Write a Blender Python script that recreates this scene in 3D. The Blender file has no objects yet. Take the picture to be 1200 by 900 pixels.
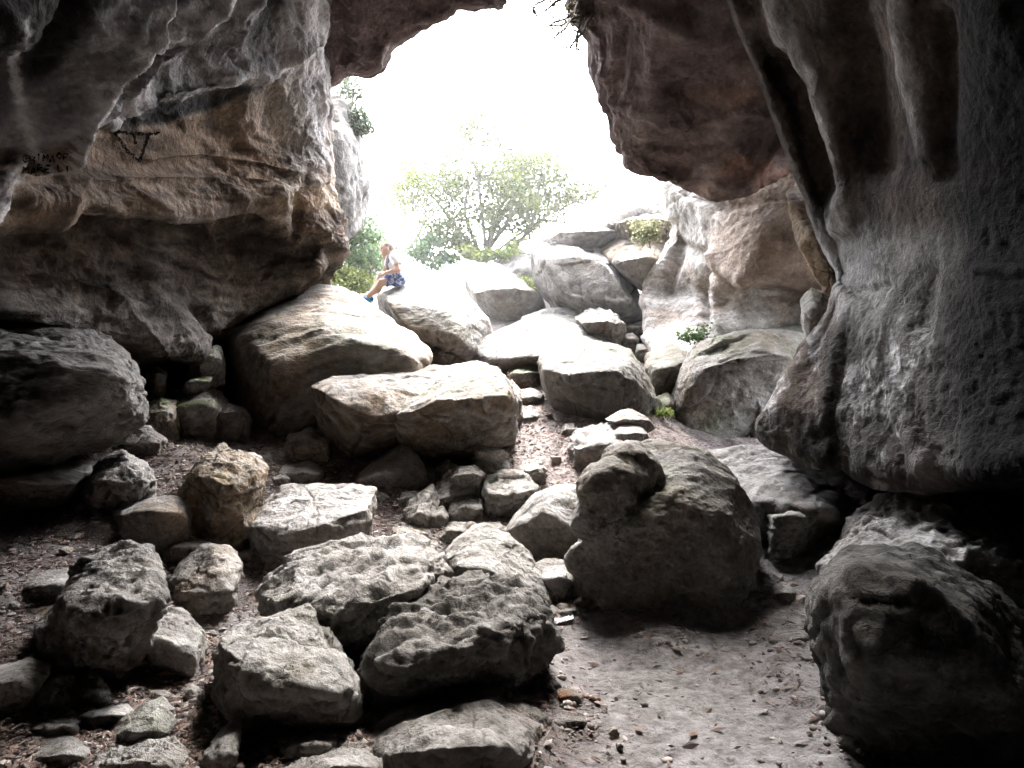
import bpy, bmesh, math, random
import numpy as np
from mathutils import Vector
from mathutils.bvhtree import BVHTree

random.seed(7)
RNG = np.random.default_rng(11)
scene = bpy.context.scene
COL = scene.collection

# ------------------------------------------------------------------ camera
F = 906.0                      # focal length in pixels of a 1200 px wide picture
CAM_H = 1.6
def P(px, py, d):
    """point of the place seen at pixel (px,py) at depth d metres"""
    return np.array([(px-600)/F*d, d, CAM_H + (450-py)/F*d])

cam_d = bpy.data.cameras.new('camera')
cam_d.sensor_width = 36.0
cam_d.lens = 36.0*F/1200.0
cam_d.clip_start = 0.05
cam_d.clip_end = 3000
cam = bpy.data.objects.new('camera', cam_d)
COL.objects.link(cam)
cam.location = (0, 0, CAM_H)
cam.rotation_euler = (math.radians(90), 0, 0)
scene.camera = cam

# ------------------------------------------------------------------ noise
_prm = np.random.default_rng(3).permutation(256).astype(np.int64)
_prm = np.concatenate([_prm, _prm, _prm])
_g = np.random.default_rng(4).normal(size=(256, 3)); _g /= np.linalg.norm(_g, axis=1)[:, None]
_g = _g.astype(np.float32)

def perlin(p):
    p = np.asarray(p, np.float32)
    i = np.floor(p).astype(np.int64); f = (p - i).astype(np.float32); i &= 255
    u = f*f*f*(f*(f*6-15)+10)
    out = 0
    for dx in (0, 1):
        wx = u[:, 0] if dx else 1-u[:, 0]
        for dy in (0, 1):
            wy = u[:, 1] if dy else 1-u[:, 1]
            for dz in (0, 1):
                wz = u[:, 2] if dz else 1-u[:, 2]
                h = _prm[_prm[_prm[(i[:, 0]+dx) & 255] + ((i[:, 1]+dy) & 255)] + ((i[:, 2]+dz) & 255)]
                g = _g[h]
                out = out + wx*wy*wz*(g[:, 0]*(f[:, 0]-dx)+g[:, 1]*(f[:, 1]-dy)+g[:, 2]*(f[:, 2]-dz))
    return out*1.6

def fbm(p, octv=4, gain=.5, lac=2.03):
    a, s, o = 1.0, 0.0, 0.0
    p = np.asarray(p, np.float32)
    for k in range(octv):
        o = o + a*perlin(p + 17.3*k); s += a; a *= gain; p = p*lac
    return o/s

def ridged(p, octv=4, gain=.5, lac=2.1):
    a, s, o = 1.0, 0.0, 0.0
    p = np.asarray(p, np.float32)
    for k in range(octv):
        o = o + a*(1-2*np.abs(perlin(p + 11.7*k))); s += a; a *= gain; p = p*lac
    return o/s

def worley(p):
    p = np.asarray(p, np.float32)
    i = np.floor(p).astype(np.int64); f = p - i
    best = np.full(len(p), 9.0, np.float32)
    for dx in (-1, 0, 1):
        for dy in (-1, 0, 1):
            for dz in (-1, 0, 1):
                h = _prm[_prm[_prm[(i[:, 0]+dx) & 255] + ((i[:, 1]+dy) & 255)] + ((i[:, 2]+dz) & 255)]
                j = _g[h]*.5+.5
                d = (j[:, 0]+dx-f[:, 0])**2+(j[:, 1]+dy-f[:, 1])**2+(j[:, 2]+dz-f[:, 2])**2
                best = np.minimum(best, d)
    return np.sqrt(best)

_gt = np.random.default_rng(14).normal(size=(256, 3)).astype(np.float32)
def facets(p, kap=.25, tilt=.45):
    """lowest of many tilted shallow dishes, one per cell: chipped faces that meet in sharp crests"""
    p = np.asarray(p, np.float32)
    i = np.floor(p).astype(np.int64); f = (p - i).astype(np.float32)
    best = np.full(len(p), 9.0, np.float32)
    for dx in (-1, 0, 1):
        for dy in (-1, 0, 1):
            for dz in (-1, 0, 1):
                h = _prm[_prm[_prm[(i[:, 0]+dx) & 255] + ((i[:, 1]+dy) & 255)] + ((i[:, 2]+dz) & 255)]
                d = f-(_g[h]*.5+.5)-np.array([dx, dy, dz], np.float32)
                best = np.minimum(best, kap*(d*d).sum(1)+tilt*(_gt[h]*d).sum(1)*.6)
    return best

def sm(x, a=0., b=1.):
    t = np.clip((x-a)/(b-a), 0, 1)
    return t*t*(3-2*t)

# ------------------------------------------------------------------ objects
def tag(o, label=None, cat=None, group=None, kind=None):
    if label: o['label'] = label
    if cat: o['category'] = cat
    if group: o['group'] = group
    if kind: o['kind'] = kind
    return o

def empty(name, loc):
    o = bpy.data.objects.new(name, None); COL.objects.link(o); o.location = loc
    o.empty_display_size = .1
    bpy.context.view_layer.update()
    return o

def mesh_np(name, V, faces, mat, origin=None, parent=None, smooth=True, cols=None, nquad=None):
    V = np.asarray(V, np.float64)
    if origin is None: origin = np.array([V[:, 0].mean(), V[:, 1].mean(), V[:, 2].min()])
    me = bpy.data.meshes.new(name)
    if isinstance(faces, np.ndarray):
        k = faces.shape[1]; n = len(faces)
        me.vertices.add(len(V)); me.vertices.foreach_set('co', (V-origin).astype(np.float32).ravel())
        me.loops.add(n*k); me.loops.foreach_set('vertex_index', faces.astype(np.int32).ravel())
        me.polygons.add(n)
        me.polygons.foreach_set('loop_start', np.arange(0, n*k, k, dtype=np.int32))
        me.polygons.foreach_set('loop_total', np.full(n, k, np.int32))
        me.update(calc_edges=True)
    else:
        me.from_pydata([tuple(v) for v in (V-origin)], [], faces)
    me.polygons.foreach_set('use_smooth', np.full(len(me.polygons), smooth, bool))
    if cols is not None:
        at = me.color_attributes.new('tint', 'FLOAT_COLOR', 'POINT')
        c4 = np.ones((len(V), 4), np.float32); c4[:, :cols.shape[1]] = cols
        at.data.foreach_set('color', c4.ravel())
    if mat: me.materials.append(mat)
    o = bpy.data.objects.new(name, me); COL.objects.link(o)
    if parent is not None:
        o.parent = parent
        o.location = Vector(origin) - parent.location
    else:
        o.location = origin
    return o

def normals_of(V, faces):
    a = V[faces[:, 0]]; b = V[faces[:, 1]]; c = V[faces[:, 2]]
    if faces.shape[1] == 4:
        n = np.cross(c-a, V[faces[:, 3]]-b)
    else:
        n = np.cross(b-a, c-a)
    N = np.zeros_like(V)
    for k in range(faces.shape[1]):
        for ax in range(3):
            N[:, ax] += np.bincount(faces[:, k], weights=n[:, ax], minlength=len(V))
    N /= np.linalg.norm(N, axis=1)[:, None]+1e-9
    return N

def smooth_field(f, faces, n, it=2):
    """average a per-vertex value over neighbouring faces"""
    for _ in range(it):
        m = f[faces].mean(axis=1)
        s = np.zeros(n); c = np.zeros(n)
        for k in range(faces.shape[1]):
            s += np.bincount(faces[:, k], weights=m, minlength=n); c += np.bincount(faces[:, k], minlength=n)
        f = s/np.maximum(c, 1)
    return f

# ------------------------------------------------------------------ materials
def nodes_of(name):
    m = bpy.data.materials.new(name); m.use_nodes = True
    nt = m.node_tree; nt.nodes.clear()
    return m, nt, nt.nodes, nt.links

def N_(nodes, typ, **kw):
    n = nodes.new(typ)
    for k, v in kw.items():
        if k in n.inputs: n.inputs[k].default_value = v
        else: setattr(n, k, v)
    return n

def rock_material(name, fine=1.0, bump=1.0, stretch=(1, 1, 1), rough=.9):
    m, nt, nd, ln = nodes_of(name)
    out = nd.new('ShaderNodeOutputMaterial'); bs = nd.new('ShaderNodeBsdfPrincipled')
    bs.inputs['Roughness'].default_value = rough
    bs.inputs['Specular IOR Level'].default_value = .18
    ln.new(bs.outputs[0], out.inputs[0])
    geo = nd.new('ShaderNodeNewGeometry')
    mp = nd.new('ShaderNodeMapping'); mp.inputs['Scale'].default_value = stretch
    ln.new(geo.outputs['Position'], mp.inputs[0])
    at = nd.new('ShaderNodeVertexColor'); at.layer_name = 'tint'
    n1 = N_(nd, 'ShaderNodeTexNoise', Scale=5*fine, Detail=10, Roughness=.70); ln.new(mp.outputs[0], n1.inputs['Vector'])
    n2 = N_(nd, 'ShaderNodeTexNoise', Scale=38*fine, Detail=6, Roughness=.7); ln.new(mp.outputs[0], n2.inputs['Vector'])
    r1 = nd.new('ShaderNodeValToRGB')
    r1.color_ramp.elements[0].position = .3; r1.color_ramp.elements[0].color = (.42, .40, .38, 1)
    r1.color_ramp.elements[1].position = .72; r1.color_ramp.elements[1].color = (1.38, 1.38, 1.38, 1)
    ln.new(n1.outputs[0], r1.inputs[0])
    r2 = nd.new('ShaderNodeValToRGB')
    r2.color_ramp.elements[0].position = .3; r2.color_ramp.elements[0].color = (.76, .75, .74, 1)
    r2.color_ramp.elements[1].position = .65; r2.color_ramp.elements[1].color = (1.10, 1.10, 1.10, 1)
    ln.new(n2.outputs[0], r2.inputs[0])
    mx = nd.new('ShaderNodeMixRGB'); mx.blend_type = 'MULTIPLY'; mx.inputs[0].default_value = 1
    ln.new(at.outputs[0], mx.inputs[1]); ln.new(r1.outputs[0], mx.inputs[2])
    mx2 = nd.new('ShaderNodeMixRGB'); mx2.blend_type = 'MULTIPLY'; mx2.inputs[0].default_value = 1
    ln.new(mx.outputs[0], mx2.inputs[1]); ln.new(r2.outputs[0], mx2.inputs[2])
    # thin dark cracks, broken up by noise
    nw = N_(nd, 'ShaderNodeTexNoise', Scale=2.5*fine, Detail=5, Roughness=.6); ln.new(mp.outputs[0], nw.inputs['Vector'])
    wm = nd.new('ShaderNodeMixRGB'); wm.blend_type = 'ADD'; wm.inputs[0].default_value = .45
    ln.new(mp.outputs[0], wm.inputs[1]); ln.new(nw.outputs['Color'], wm.inputs[2])
    vo = N_(nd, 'ShaderNodeTexVoronoi', Scale=3.2*fine, feature='DISTANCE_TO_EDGE'); ln.new(wm.outputs[0], vo.inputs['Vector'])
    rc = nd.new('ShaderNodeValToRGB')
    rc.color_ramp.elements[0].position = .0; rc.color_ramp.elements[0].color = (1, 1, 1, 1)
    rc.color_ramp.elements[1].position = .010; rc.color_ramp.elements[1].color = (0, 0, 0, 1)
    ln.new(vo.outputs[0], rc.inputs[0])
    nb = N_(nd, 'ShaderNodeTexNoise', Scale=1.7*fine, Detail=2); ln.new(geo.outputs['Position'], nb.inputs['Vector'])
    rb = nd.new('ShaderNodeValToRGB'); rb.color_ramp.elements[0].position = .57; rb.color_ramp.elements[1].position = .68
    ln.new(nb.outputs[0], rb.inputs[0])
    ck = nd.new('ShaderNodeMath'); ck.operation = 'MULTIPLY'
    ln.new(rc.outputs[0], ck.inputs[0]); ln.new(rb.outputs[0], ck.inputs[1])
    mx3 = nd.new('ShaderNodeMixRGB'); mx3.blend_type = 'MULTIPLY'; mx3.inputs[2].default_value = (.45, .42, .40, 1)
    ln.new(ck.outputs[0], mx3.inputs[0]); ln.new(mx2.outputs[0], mx3.inputs[1])
    ln.new(mx3.outputs[0], bs.inputs['Base Color'])
    # relief
    n3 = N_(nd, 'ShaderNodeTexNoise', Scale=16*fine, Detail=9, Roughness=.66); ln.new(mp.outputs[0], n3.inputs['Vector'])
    hs = nd.new('ShaderNodeMath'); hs.operation = 'MULTIPLY_ADD'; hs.inputs[1].default_value = -.4
    ln.new(ck.outputs[0], hs.inputs[0]); ln.new(n3.outputs[0], hs.inputs[2])
    hb = nd.new('ShaderNodeMath'); hb.operation = 'MULTIPLY_ADD'; hb.inputs[1].default_value = .35
    ln.new(n2.outputs[0], hb.inputs[0]); ln.new(hs.outputs[0], hb.inputs[2])
    bp = N_(nd, 'ShaderNodeBump', Strength=.95*bump, Distance=.06)
    ln.new(hb.outputs[0], bp.inputs['Height']); ln.new(bp.outputs[0], bs.inputs['Normal'])
    return m

def simple_material(name, col, rough=.8, var=.25, scale=20, translucent=0.):
    m, nt, nd, ln = nodes_of(name)
    out = nd.new('ShaderNodeOutputMaterial'); bs = nd.new('ShaderNodeBsdfPrincipled')
    bs.inputs['Roughness'].default_value = rough; bs.inputs['Specular IOR Level'].default_value = .2 if rough < 1 else 0.
    geo = nd.new('ShaderNodeNewGeometry')
    nz = N_(nd, 'ShaderNodeTexNoise', Scale=scale, Detail=5, Roughness=.6); ln.new(geo.outputs['Position'], nz.inputs['Vector'])
    rp = nd.new('ShaderNodeValToRGB')
    rp.color_ramp.elements[0].position = .3; rp.color_ramp.elements[0].color = tuple(c*(1-var) for c in col)+(1,)
    rp.color_ramp.elements[1].position = .7; rp.color_ramp.elements[1].color = tuple(min(1, c*(1+var)) for c in col)+(1,)
    ln.new(nz.outputs[0], rp.inputs[0]); ln.new(rp.outputs[0], bs.inputs['Base Color'])
    if translucent:
        tr = nd.new('ShaderNodeBsdfTranslucent'); ln.new(rp.outputs[0], tr.inputs[0])
        mx = nd.new('ShaderNodeMixShader'); mx.inputs[0].default_value = translucent
        ln.new(bs.outputs[0], mx.inputs[1]); ln.new(tr.outputs[0], mx.inputs[2]); ln.new(mx.outputs[0], out.inputs[0])
    else:
        ln.new(bs.outputs[0], out.inputs[0])
    return m

def tint_material(name, rough=.9, translucent=0., var=.3, scale=60):
    """colour comes from the mesh's own tint attribute (each leaf or chip its own shade)"""
    m, nt, nd, ln = nodes_of(name)
    out = nd.new('ShaderNodeOutputMaterial'); bs = nd.new('ShaderNodeBsdfPrincipled')
    bs.inputs['Roughness'].default_value = rough; bs.inputs['Specular IOR Level'].default_value = .2
    at = nd.new('ShaderNodeVertexColor'); at.layer_name = 'tint'
    geo = nd.new('ShaderNodeNewGeometry')
    nz = N_(nd, 'ShaderNodeTexNoise', Scale=scale, Detail=4); ln.new(geo.outputs['Position'], nz.inputs['Vector'])
    mr = N_(nd, 'ShaderNodeMapRange'); mr.inputs['To Min'].default_value = 1-var; mr.inputs['To Max'].default_value = 1+var
    ln.new(nz.outputs[0], mr.inputs['Value'])
    mx = nd.new('ShaderNodeVectorMath'); mx.operation = 'SCALE'
    ln.new(at.outputs[0], mx.inputs[0]); ln.new(mr.outputs[0], mx.inputs['Scale'])
    ln.new(mx.outputs[0], bs.inputs['Base Color'])
    if translucent:
        tr = nd.new('ShaderNodeBsdfTranslucent'); ln.new(mx.outputs[0], tr.inputs[0])
        ms = nd.new('ShaderNodeMixShader'); ms.inputs[0].default_value = translucent
        ln.new(bs.outputs[0], ms.inputs[1]); ln.new(tr.outputs[0], ms.inputs[2]); ln.new(ms.outputs[0], out.inputs[0])
    else:
        ln.new(bs.outputs[0], out.inputs[0])
    return m

M_ROCK = rock_material('weathered_rock')
M_FINE = rock_material('fine_grained_rock', fine=1.9, bump=.8)
M_WALL = rock_material('cave_wall_rock', fine=.7, bump=1.0)
M_STRATA = rock_material('layered_rock', fine=1.0, bump=.9, stretch=(.8, .8, 1.5))
M_FLUTE = rock_material('fluted_rock', fine=.8, bump=.9, stretch=(1.3, 1.3, .7))

# ------------------------------------------------------------------ ground shape
_gy = np.array([-12, 0, 5.0, 6, 8, 10, 12, 14, 16.5, 19, 22, 40, 120, 3000.])
_gz = np.array([.1, 0, 0, .08, .62, 1.15, 1.65, 2.3, 3.3, 4.0, 4.1, 1.5, -14, -20.])
def ground_z(x, y):
    x = np.asarray(x, float); y = np.asarray(y, float)
    z = 0
    for o in (-.6, -.3, 0, .3, .6): z = z + np.interp(y+o, _gy, _gz)/5
    near = sm(y, 1.5, 3.5)*(1-sm(y, 7, 10))
    z = z + .42*sm(-x, 1.9, 3.6)*near
    z = z + .30*sm(x, 2.0, 3.2)*sm(y, 4.2, 5.5)*(1-sm(y, 8, 11))
    z = z - .42*sm(x, 1.7, 2.9)*sm(y, 7.8, 9.5)*(1-sm(y, 11.5, 13.5))
    z = z + .05*np.sin(1.3*x+.7*y)*np.sin(.9*y-.5*x)*sm(y, 2, 5)
    return z

def hit_ground(px, py):
    """depth at which the view ray through a pixel meets the ground"""
    for d in np.arange(1.2, 30, .02):
        p = P(px, py, d)
        if p[2] <= ground_z(p[0], p[1]): return float(d)
    return 20.

def proj(V):
    d = np.maximum(V[:, 1], .3)
    return V[:, 0]/d*F+600, 450-(V[:, 2]-CAM_H)/d*F

def skirt(x, y):
    """soil banked up against the feet of the boulders"""
    z = np.zeros(len(x)); near = np.zeros(len(x))
    for (cx, cy, rx, ry) in FEET:
        k = (np.abs(x-cx) < rx*1.6+.3) & (np.abs(y-cy) < ry*1.6+.3)
        if not k.any(): continue
        e = np.sqrt(((x[k]-cx)/rx)**2+((y[k]-cy)/ry)**2); dd = (e-1)*min(rx, ry)
        z[k] = np.maximum(z[k], (.035+.05*min(.6, min(rx, ry)))*np.exp(-np.maximum(dd, 0)/.07)); near[k] = np.maximum(near[k], np.exp(-np.abs(dd)/.12))
    return z, near

def line_dist(px, py, line):
    """distance in pixels to a polyline, and its sign (positive to the left of its direction as drawn: above for left-to-right)"""
    best = np.full(len(px), 1e9); sg = np.zeros(len(px))
    for (x0, y0), (x1, y1) in zip(line[:-1], line[1:]):
        dx, dy = x1-x0, y1-y0; L2 = dx*dx+dy*dy+1e-9
        t = np.clip(((px-x0)*dx+(py-y0)*dy)/L2, 0, 1)
        d = np.hypot(px-x0-t*dx, py-y0-t*dy)
        s = -(dx*(py-y0)-dy*(px-x0))
        k = d < best
        best = np.where(k, d, best); sg = np.where(k, np.sign(s), sg)
    return best, sg

# ------------------------------------------------------------------ colour of rock: its own tones, with some top light painted in
GREY = np.array([.345, .328, .305]); WARM = np.array([.33, .245, .165]); RUST = np.array([.30, .15, .08])
DARK = np.array([.085, .075, .07]); MOSS = np.array([.12, .15, .06]); PALE = np.array([.56, .55, .54])
def mixc(a, b, t): return a+(b-a)*np.clip(t, 0, 1)[:, None]

def rock_colour(V, N, h, faces=None, warm=.3, moss=.0, pale=.35, rust=.1, dark=.3, dust=.25, tone=1.0, sc=1.0, off=0.):
    q = V*1.0+off
    c = np.repeat(GREY[None], len(V), 0)
    c = mixc(c, WARM[None], sm(fbm(q*.9*sc+3, 4)+warm*1.4-.7, -.3, .35))
    c = mixc(c, RUST[None], rust*2.2*sm(fbm(q*1.4*sc+31, 4), .1, .5))
    c = mixc(c, DARK[None], dark*1.3*sm(fbm(q*1.9*sc+57, 5, .6), .0, .5))
    c = mixc(c, PALE[None], pale*sm(fbm(q*3.1*sc+83, 5, .65), -.05, .45))
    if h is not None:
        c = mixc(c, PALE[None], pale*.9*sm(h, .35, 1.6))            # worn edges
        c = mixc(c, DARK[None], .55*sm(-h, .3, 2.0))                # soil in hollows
    if moss:
        c = mixc(c, MOSS[None], moss*1.5*sm(fbm(q*1.7*sc+101, 5, .6)+.25*N[:, 2], .0, .45))
    c = mixc(c, np.array([[.46, .45, .44]]), 1.5*dust*sm(N[:, 2], .35, .85)*sm(fbm(q*4+9, 3), -.4, .3))  # dusty tops, paled further to paint in light from above
    return np.clip(c*tone, .01, .85).astype(np.float32)

# ------------------------------------------------------------------ boulders
_ico = {}
def ico(level):
    if level not in _ico:
        bm = bmesh.new(); bmesh.ops.create_icosphere(bm, subdivisions=level, radius=1)
        V = np.array([v.co[:] for v in bm.verts]); Fc = np.array([[v.index for v in f.verts] for f in bm.faces])
        bm.free(); _ico[level] = (V/np.linalg.norm(V, axis=1)[:, None], Fc)
    return _ico[level]

def hull_planes(pts):
    n = len(pts); I = np.array([(i, j, k) for i in range(n) for j in range(i+1, n) for k in range(j+1, n)])
    a, b, c = pts[I[:, 0]], pts[I[:, 1]], pts[I[:, 2]]
    nn = np.cross(b-a, c-a); L = np.linalg.norm(nn, axis=1); ok = L > 1e-6
    nn = nn[ok]/L[ok][:, None]; a = a[ok]
    dd = (nn*a).sum(1)
    S = pts@nn.T - dd[None]
    up = (S <= 1e-6).all(0); dn = (S >= -1e-6).all(0)
    Nn = np.concatenate([nn[up], -nn[dn]]); D = np.concatenate([dd[up], -dd[dn]])
    keepN, keepD = [], []
    for x, d in zip(Nn, D):
        if all((x@y) < .9995 for y in keepN): keepN.append(x); keepD.append(d)
    return np.array(keepN), np.array(keepD)

ROCKS = {}; FEET = []
def rock(key, label, outline, d=None, T=None, ridge=None, k=.42, style='craggy', p=None, amp=1., cuts=None, zdown=.18,
         mat=None, name='boulder', cat='boulder', group='boulders on the cave floor', extra=(), lvl=None, strata_dir=None, back=1.0, front=.45, pits=0., seed=None, under=-.12, bumps=(), **colkw):
    o = np.array(outline, float); x0, y0 = o.min(0); x1, y1 = o.max(0); w = x1-x0; hgt = max(y1-y0, 1)
    rs = np.random.default_rng(abs(hash_(key))+(seed or 0))
    if p is None: p = {'smooth': 26, 'craggy': 70, 'rough': 44, 'strata': 50}[style]
    if cuts is None: cuts = {'smooth': 3, 'craggy': 3, 'rough': 3, 'strata': 3}[style]
    if d is None:
        foot = o[o[:, 1] > y1-.25*hgt]; fx = foot[:, 0].mean()
        df = hit_ground(fx, y1-.02*hgt)
        Tm = T if T else .8*min(w, 1.4*hgt+10)*df/F
        d = df - under*Tm + .02*Tm
    if T is None: T = .8*min(w, 1.4*hgt+10)*d/F
    cen = o.mean(0)
    pts = []
    for (x, y) in o:
        t = (y-y0)/hgt; dd = d + T*(.45*(1-t)+under*t)
        q = P(x, y, dd); pts.append(q)
        if t > .6 and zdown: pts.append(q-np.array([0, 0, zdown]))
        if t > .5: pts.append(P(cen[0]+.85*(x-cen[0]), cen[1]+.9*(y-cen[1]), d+.5*T*back)-np.array([0, 0, zdown]))
        else: pts.append(P(cen[0]+.8*(x-cen[0]), cen[1]+.85*(y-cen[1]), d+.75*T*back))
    if ridge is None:
        ym = y0+k*hgt
        ridge = [(x0+.15*w, ym+.06*hgt, .6), (x0+.4*w, ym, 1), (x0+.65*w, ym-.03*hgt, 1), (x0+.87*w, ym+.05*hgt, .6)]
    for r in ridge:
        f_ = r[2] if len(r) > 2 else 1.
        pts.append(P(r[0], r[1], d-front*T*f_))
    for (x, y, do) in extra: pts.append(P(x, y, d+do))
    pts = np.array(pts)
    c = (pts.min(0)+pts.max(0))/2*.5+pts.mean(0)*.5; s = (pts.max(0)-pts.min(0))/2
    q = (pts-c)/s
    PN, PD = hull_planes(q)
    # a few flat breaks, as real boulders have
    for _ in range(cuts):
        v = rs.normal(size=3); v[1] = -abs(v[1])*.8; v[2] = v[2]*.9+.15; v /= np.linalg.norm(v)
        sup = (q@v).max(); PN = np.vstack([PN, v]); PD = np.append(PD, sup*rs.uniform(.82, .96))
    PD = np.maximum(PD, .06)
    pix = max(w, hgt)
    if lvl is None: lvl = 5 if pix < 30 else 6 if pix < 105 else 7 if pix < 330 else 8
    U, Fc = ico(lvl)
    U = U.astype(np.float32)
    r = np.zeros(len(U), np.float32)
    wob = .035*fbm(U*2.3+rs.uniform(0, 50, 3), 3)
    for nn, h in zip(PN.astype(np.float32), PD): r += np.maximum((U@nn)/h, 0)**p
    r = r**(-1./p)*1.045*(1+wob*amp)
    for bx, by, bd_, ba, bs_ in bumps:
        D_ = U*s; o_ = P(bx, by, bd_)-c; aa = (D_*D_).sum(1); bb = D_@o_; dis = bb*bb-aa*(o_@o_-ba*ba*(1+bs_*fbm(U*5, 3))**2)
        r = np.where(dis > 0, np.maximum(r, (bb+np.sqrt(np.maximum(dis, 0)))/aa), r)      # a knob grown onto the hull
    V = c + U*r[:, None]*s
    N = normals_of(V, Fc)
    if (N*(V-c)).sum() < 0: Fc = Fc[:, ::-1].copy(); N = -N
    size = float(np.sqrt(w*hgt))*d/F
    off = rs.uniform(0, 40, 3)
    W = V+off
    warp = .25*size*np.stack([fbm(W*1.3/size+5, 3), fbm(W*1.3/size+25, 3), fbm(W*1.3/size+45, 3)], 1)
    hh = .018*size*fbm(W*2.2/size, 3)
    A = size*amp
    def plates(f_, n_, lo=.70, hi=.97):
        t_ = f_*n_; i_ = np.floor(t_); return (i_+sm(t_-i_, lo, hi)-t_)/n_
    if style == 'craggy':
        bd = rs.normal(size=3)*[.5, .4, 1]; bd /= np.linalg.norm(bd)
        lay = (W+warp*.7)@bd/size
        hh += .022*A*ridged((W+warp)*3.2/size, 5, .55) + .014*A*fbm(W*9/size, 4, .6)
        hh += .17*A*plates(lay+.25*fbm((W+warp)*1.6/size+33, 3), 4.5) + .05*A*plates(fbm((W+warp)*1.9/size+53, 3), 6)
        hh += .30*.42*A*facets((W+.3*warp)/(.42*size), .25, .5) + .16*.55*A*facets((W+.3*warp)/(.16*size)+9, .35, .45) + .06*.5*A*facets(W/(.06*size)+19, .4, .4)
    elif style == 'smooth':
        hh += .40*.25*A*facets((W+.6*warp)/(.40*size), .3, .4) + .012*A*fbm((W+warp)*4/size, 5, .5) + .006*A*ridged((W+warp)*6/size, 4)
    elif style == 'rough':      # wrinkled, lumpy
        hh += .028*A*ridged((W+warp*1.2)*np.array([2.6, 4.4, 3.6])/size, 4, .5) + .018*A*fbm(W*11/size, 5, .65)
        hh += .26*.55*A*facets((W+.8*warp)/(.26*size)*np.array([.7, 1.2, 1.]), .55, .35) + .11*.6*A*facets((W+.7*warp)/(.11*size)*np.array([.7, 1.2, 1.])+9, .55, .35) + .05*.5*A*facets(W/(.05*size)+19, .5, .4)
    elif style == 'strata':
        sd = np.array(strata_dir if strata_dir else (.15, .1, 1.)); sd = sd/np.linalg.norm(sd)
        tt = ((W+warp*.6)@sd)
        base = W+warp*.5
        along = base - (base@sd)[:, None]*sd*1.0
        q3 = along*1.1/size + np.outer(tt*7/size, sd)
        hh += .034*A*ridged(q3, 5, .6) + .016*A*fbm(W*10/size, 4, .6) + .20*.45*A*facets((base)/(.20*size), .4, .4) + .10*A*plates(tt/size+.2*fbm((W+warp)*1.4/size+33, 3), 6)
    crk = np.zeros(len(V))
    for _ in range({'smooth': 1, 'craggy': 3, 'rough': 2, 'strata': 3}[style]):
        cn = rs.normal(size=3); cn /= np.linalg.norm(cn); c0_ = rs.uniform(-.3, .3)*size
        dl = np.abs((V-c+warp*.45)@cn-c0_+.03*size*fbm(W*5/size+rs.uniform(0, 9), 3))
        crk = np.maximum(crk, np.exp(-(dl/(.006*size+.002))**2)*sm(fbm(W*1.5/size+rs.uniform(0, 30), 2), -.15, .15))
    hh -= .013*size*crk
    hh += .010*fbm(W*14, 4, .6)*min(1, size*2)*amp + .004*fbm(W*45, 3, .6)*amp
    # overhanging ledges: sharp step lines
    st = fbm((W+warp)*1.7/size+70, 3); hh += .010*A*(sm(st, .02, .07)-.5)
    if pits:
        wd = worley((W+warp*.3)*9/size*(1+0*size)); wd2 = worley((W)*17/size+7)
        msk = sm(fbm(W*1.6/size+9, 2), -.25, .2)
        hh -= pits*A*(.060*(1-sm(wd, .1, .45))+.025*(1-sm(wd2, .1, .4)))*msk
    hh -= hh.mean()+.25*hh.std()
    V = V+N*hh[:, None]
    N2 = normals_of(V, Fc)
    hs = hh-smooth_field(hh, Fc, len(V), 10 if lvl > 6 else 5)
    hn = hs/(hs.std()+1e-9)
    colkw = dict(colkw); colkw['tone'] = colkw.get('tone', 1.)*rs.uniform(.84, 1.14); colkw['warm'] = colkw.get('warm', .3)+rs.uniform(-.1, .14)
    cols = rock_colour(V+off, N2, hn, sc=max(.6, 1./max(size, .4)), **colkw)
    cols[:, :3] *= (1-.4*crk)[:, None].astype(np.float32)
    hg_ = V[:, 2]-ground_z(V[:, 0], V[:, 1])          # shade painted into the feet, so the fronts read darker
    foot_shade = (1-sm(hg_+.10*size*fbm(W*3/size+88, 3), .02, .10+.38*size))*sm(size, .1, .3)*(.62 if d < 9.5 else .3)
    cols[:, :3] = cols[:, :3]*(1-foot_shade*np.array([[.72, .76, .80]]).T).T.astype(np.float32) if False else cols[:, :3]*(1-.35*foot_shade)[:, None].astype(np.float32)
    bi = V[:, 2].min()
    gz_ = ground_z(V[:, 0], V[:, 1]); lowv = V[np.abs(V[:, 2]-gz_) < .08]
    if len(lowv) > 8 and d < 12:
        FEET.append(((lowv[:, 0].min()+lowv[:, 0].max())/2, (lowv[:, 1].min()+lowv[:, 1].max())/2, np.ptp(lowv[:, 0])/2+.01, np.ptp(lowv[:, 1])/2+.01))
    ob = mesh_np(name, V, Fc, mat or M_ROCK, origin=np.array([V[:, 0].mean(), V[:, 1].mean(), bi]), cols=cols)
    tag(ob, label, cat, group)
    ROCKS[key] = ob
    return ob

def hash_(s):
    h = 0
    for ch in s: h = (h*131+ord(ch)) % 1000003
    return h

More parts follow.
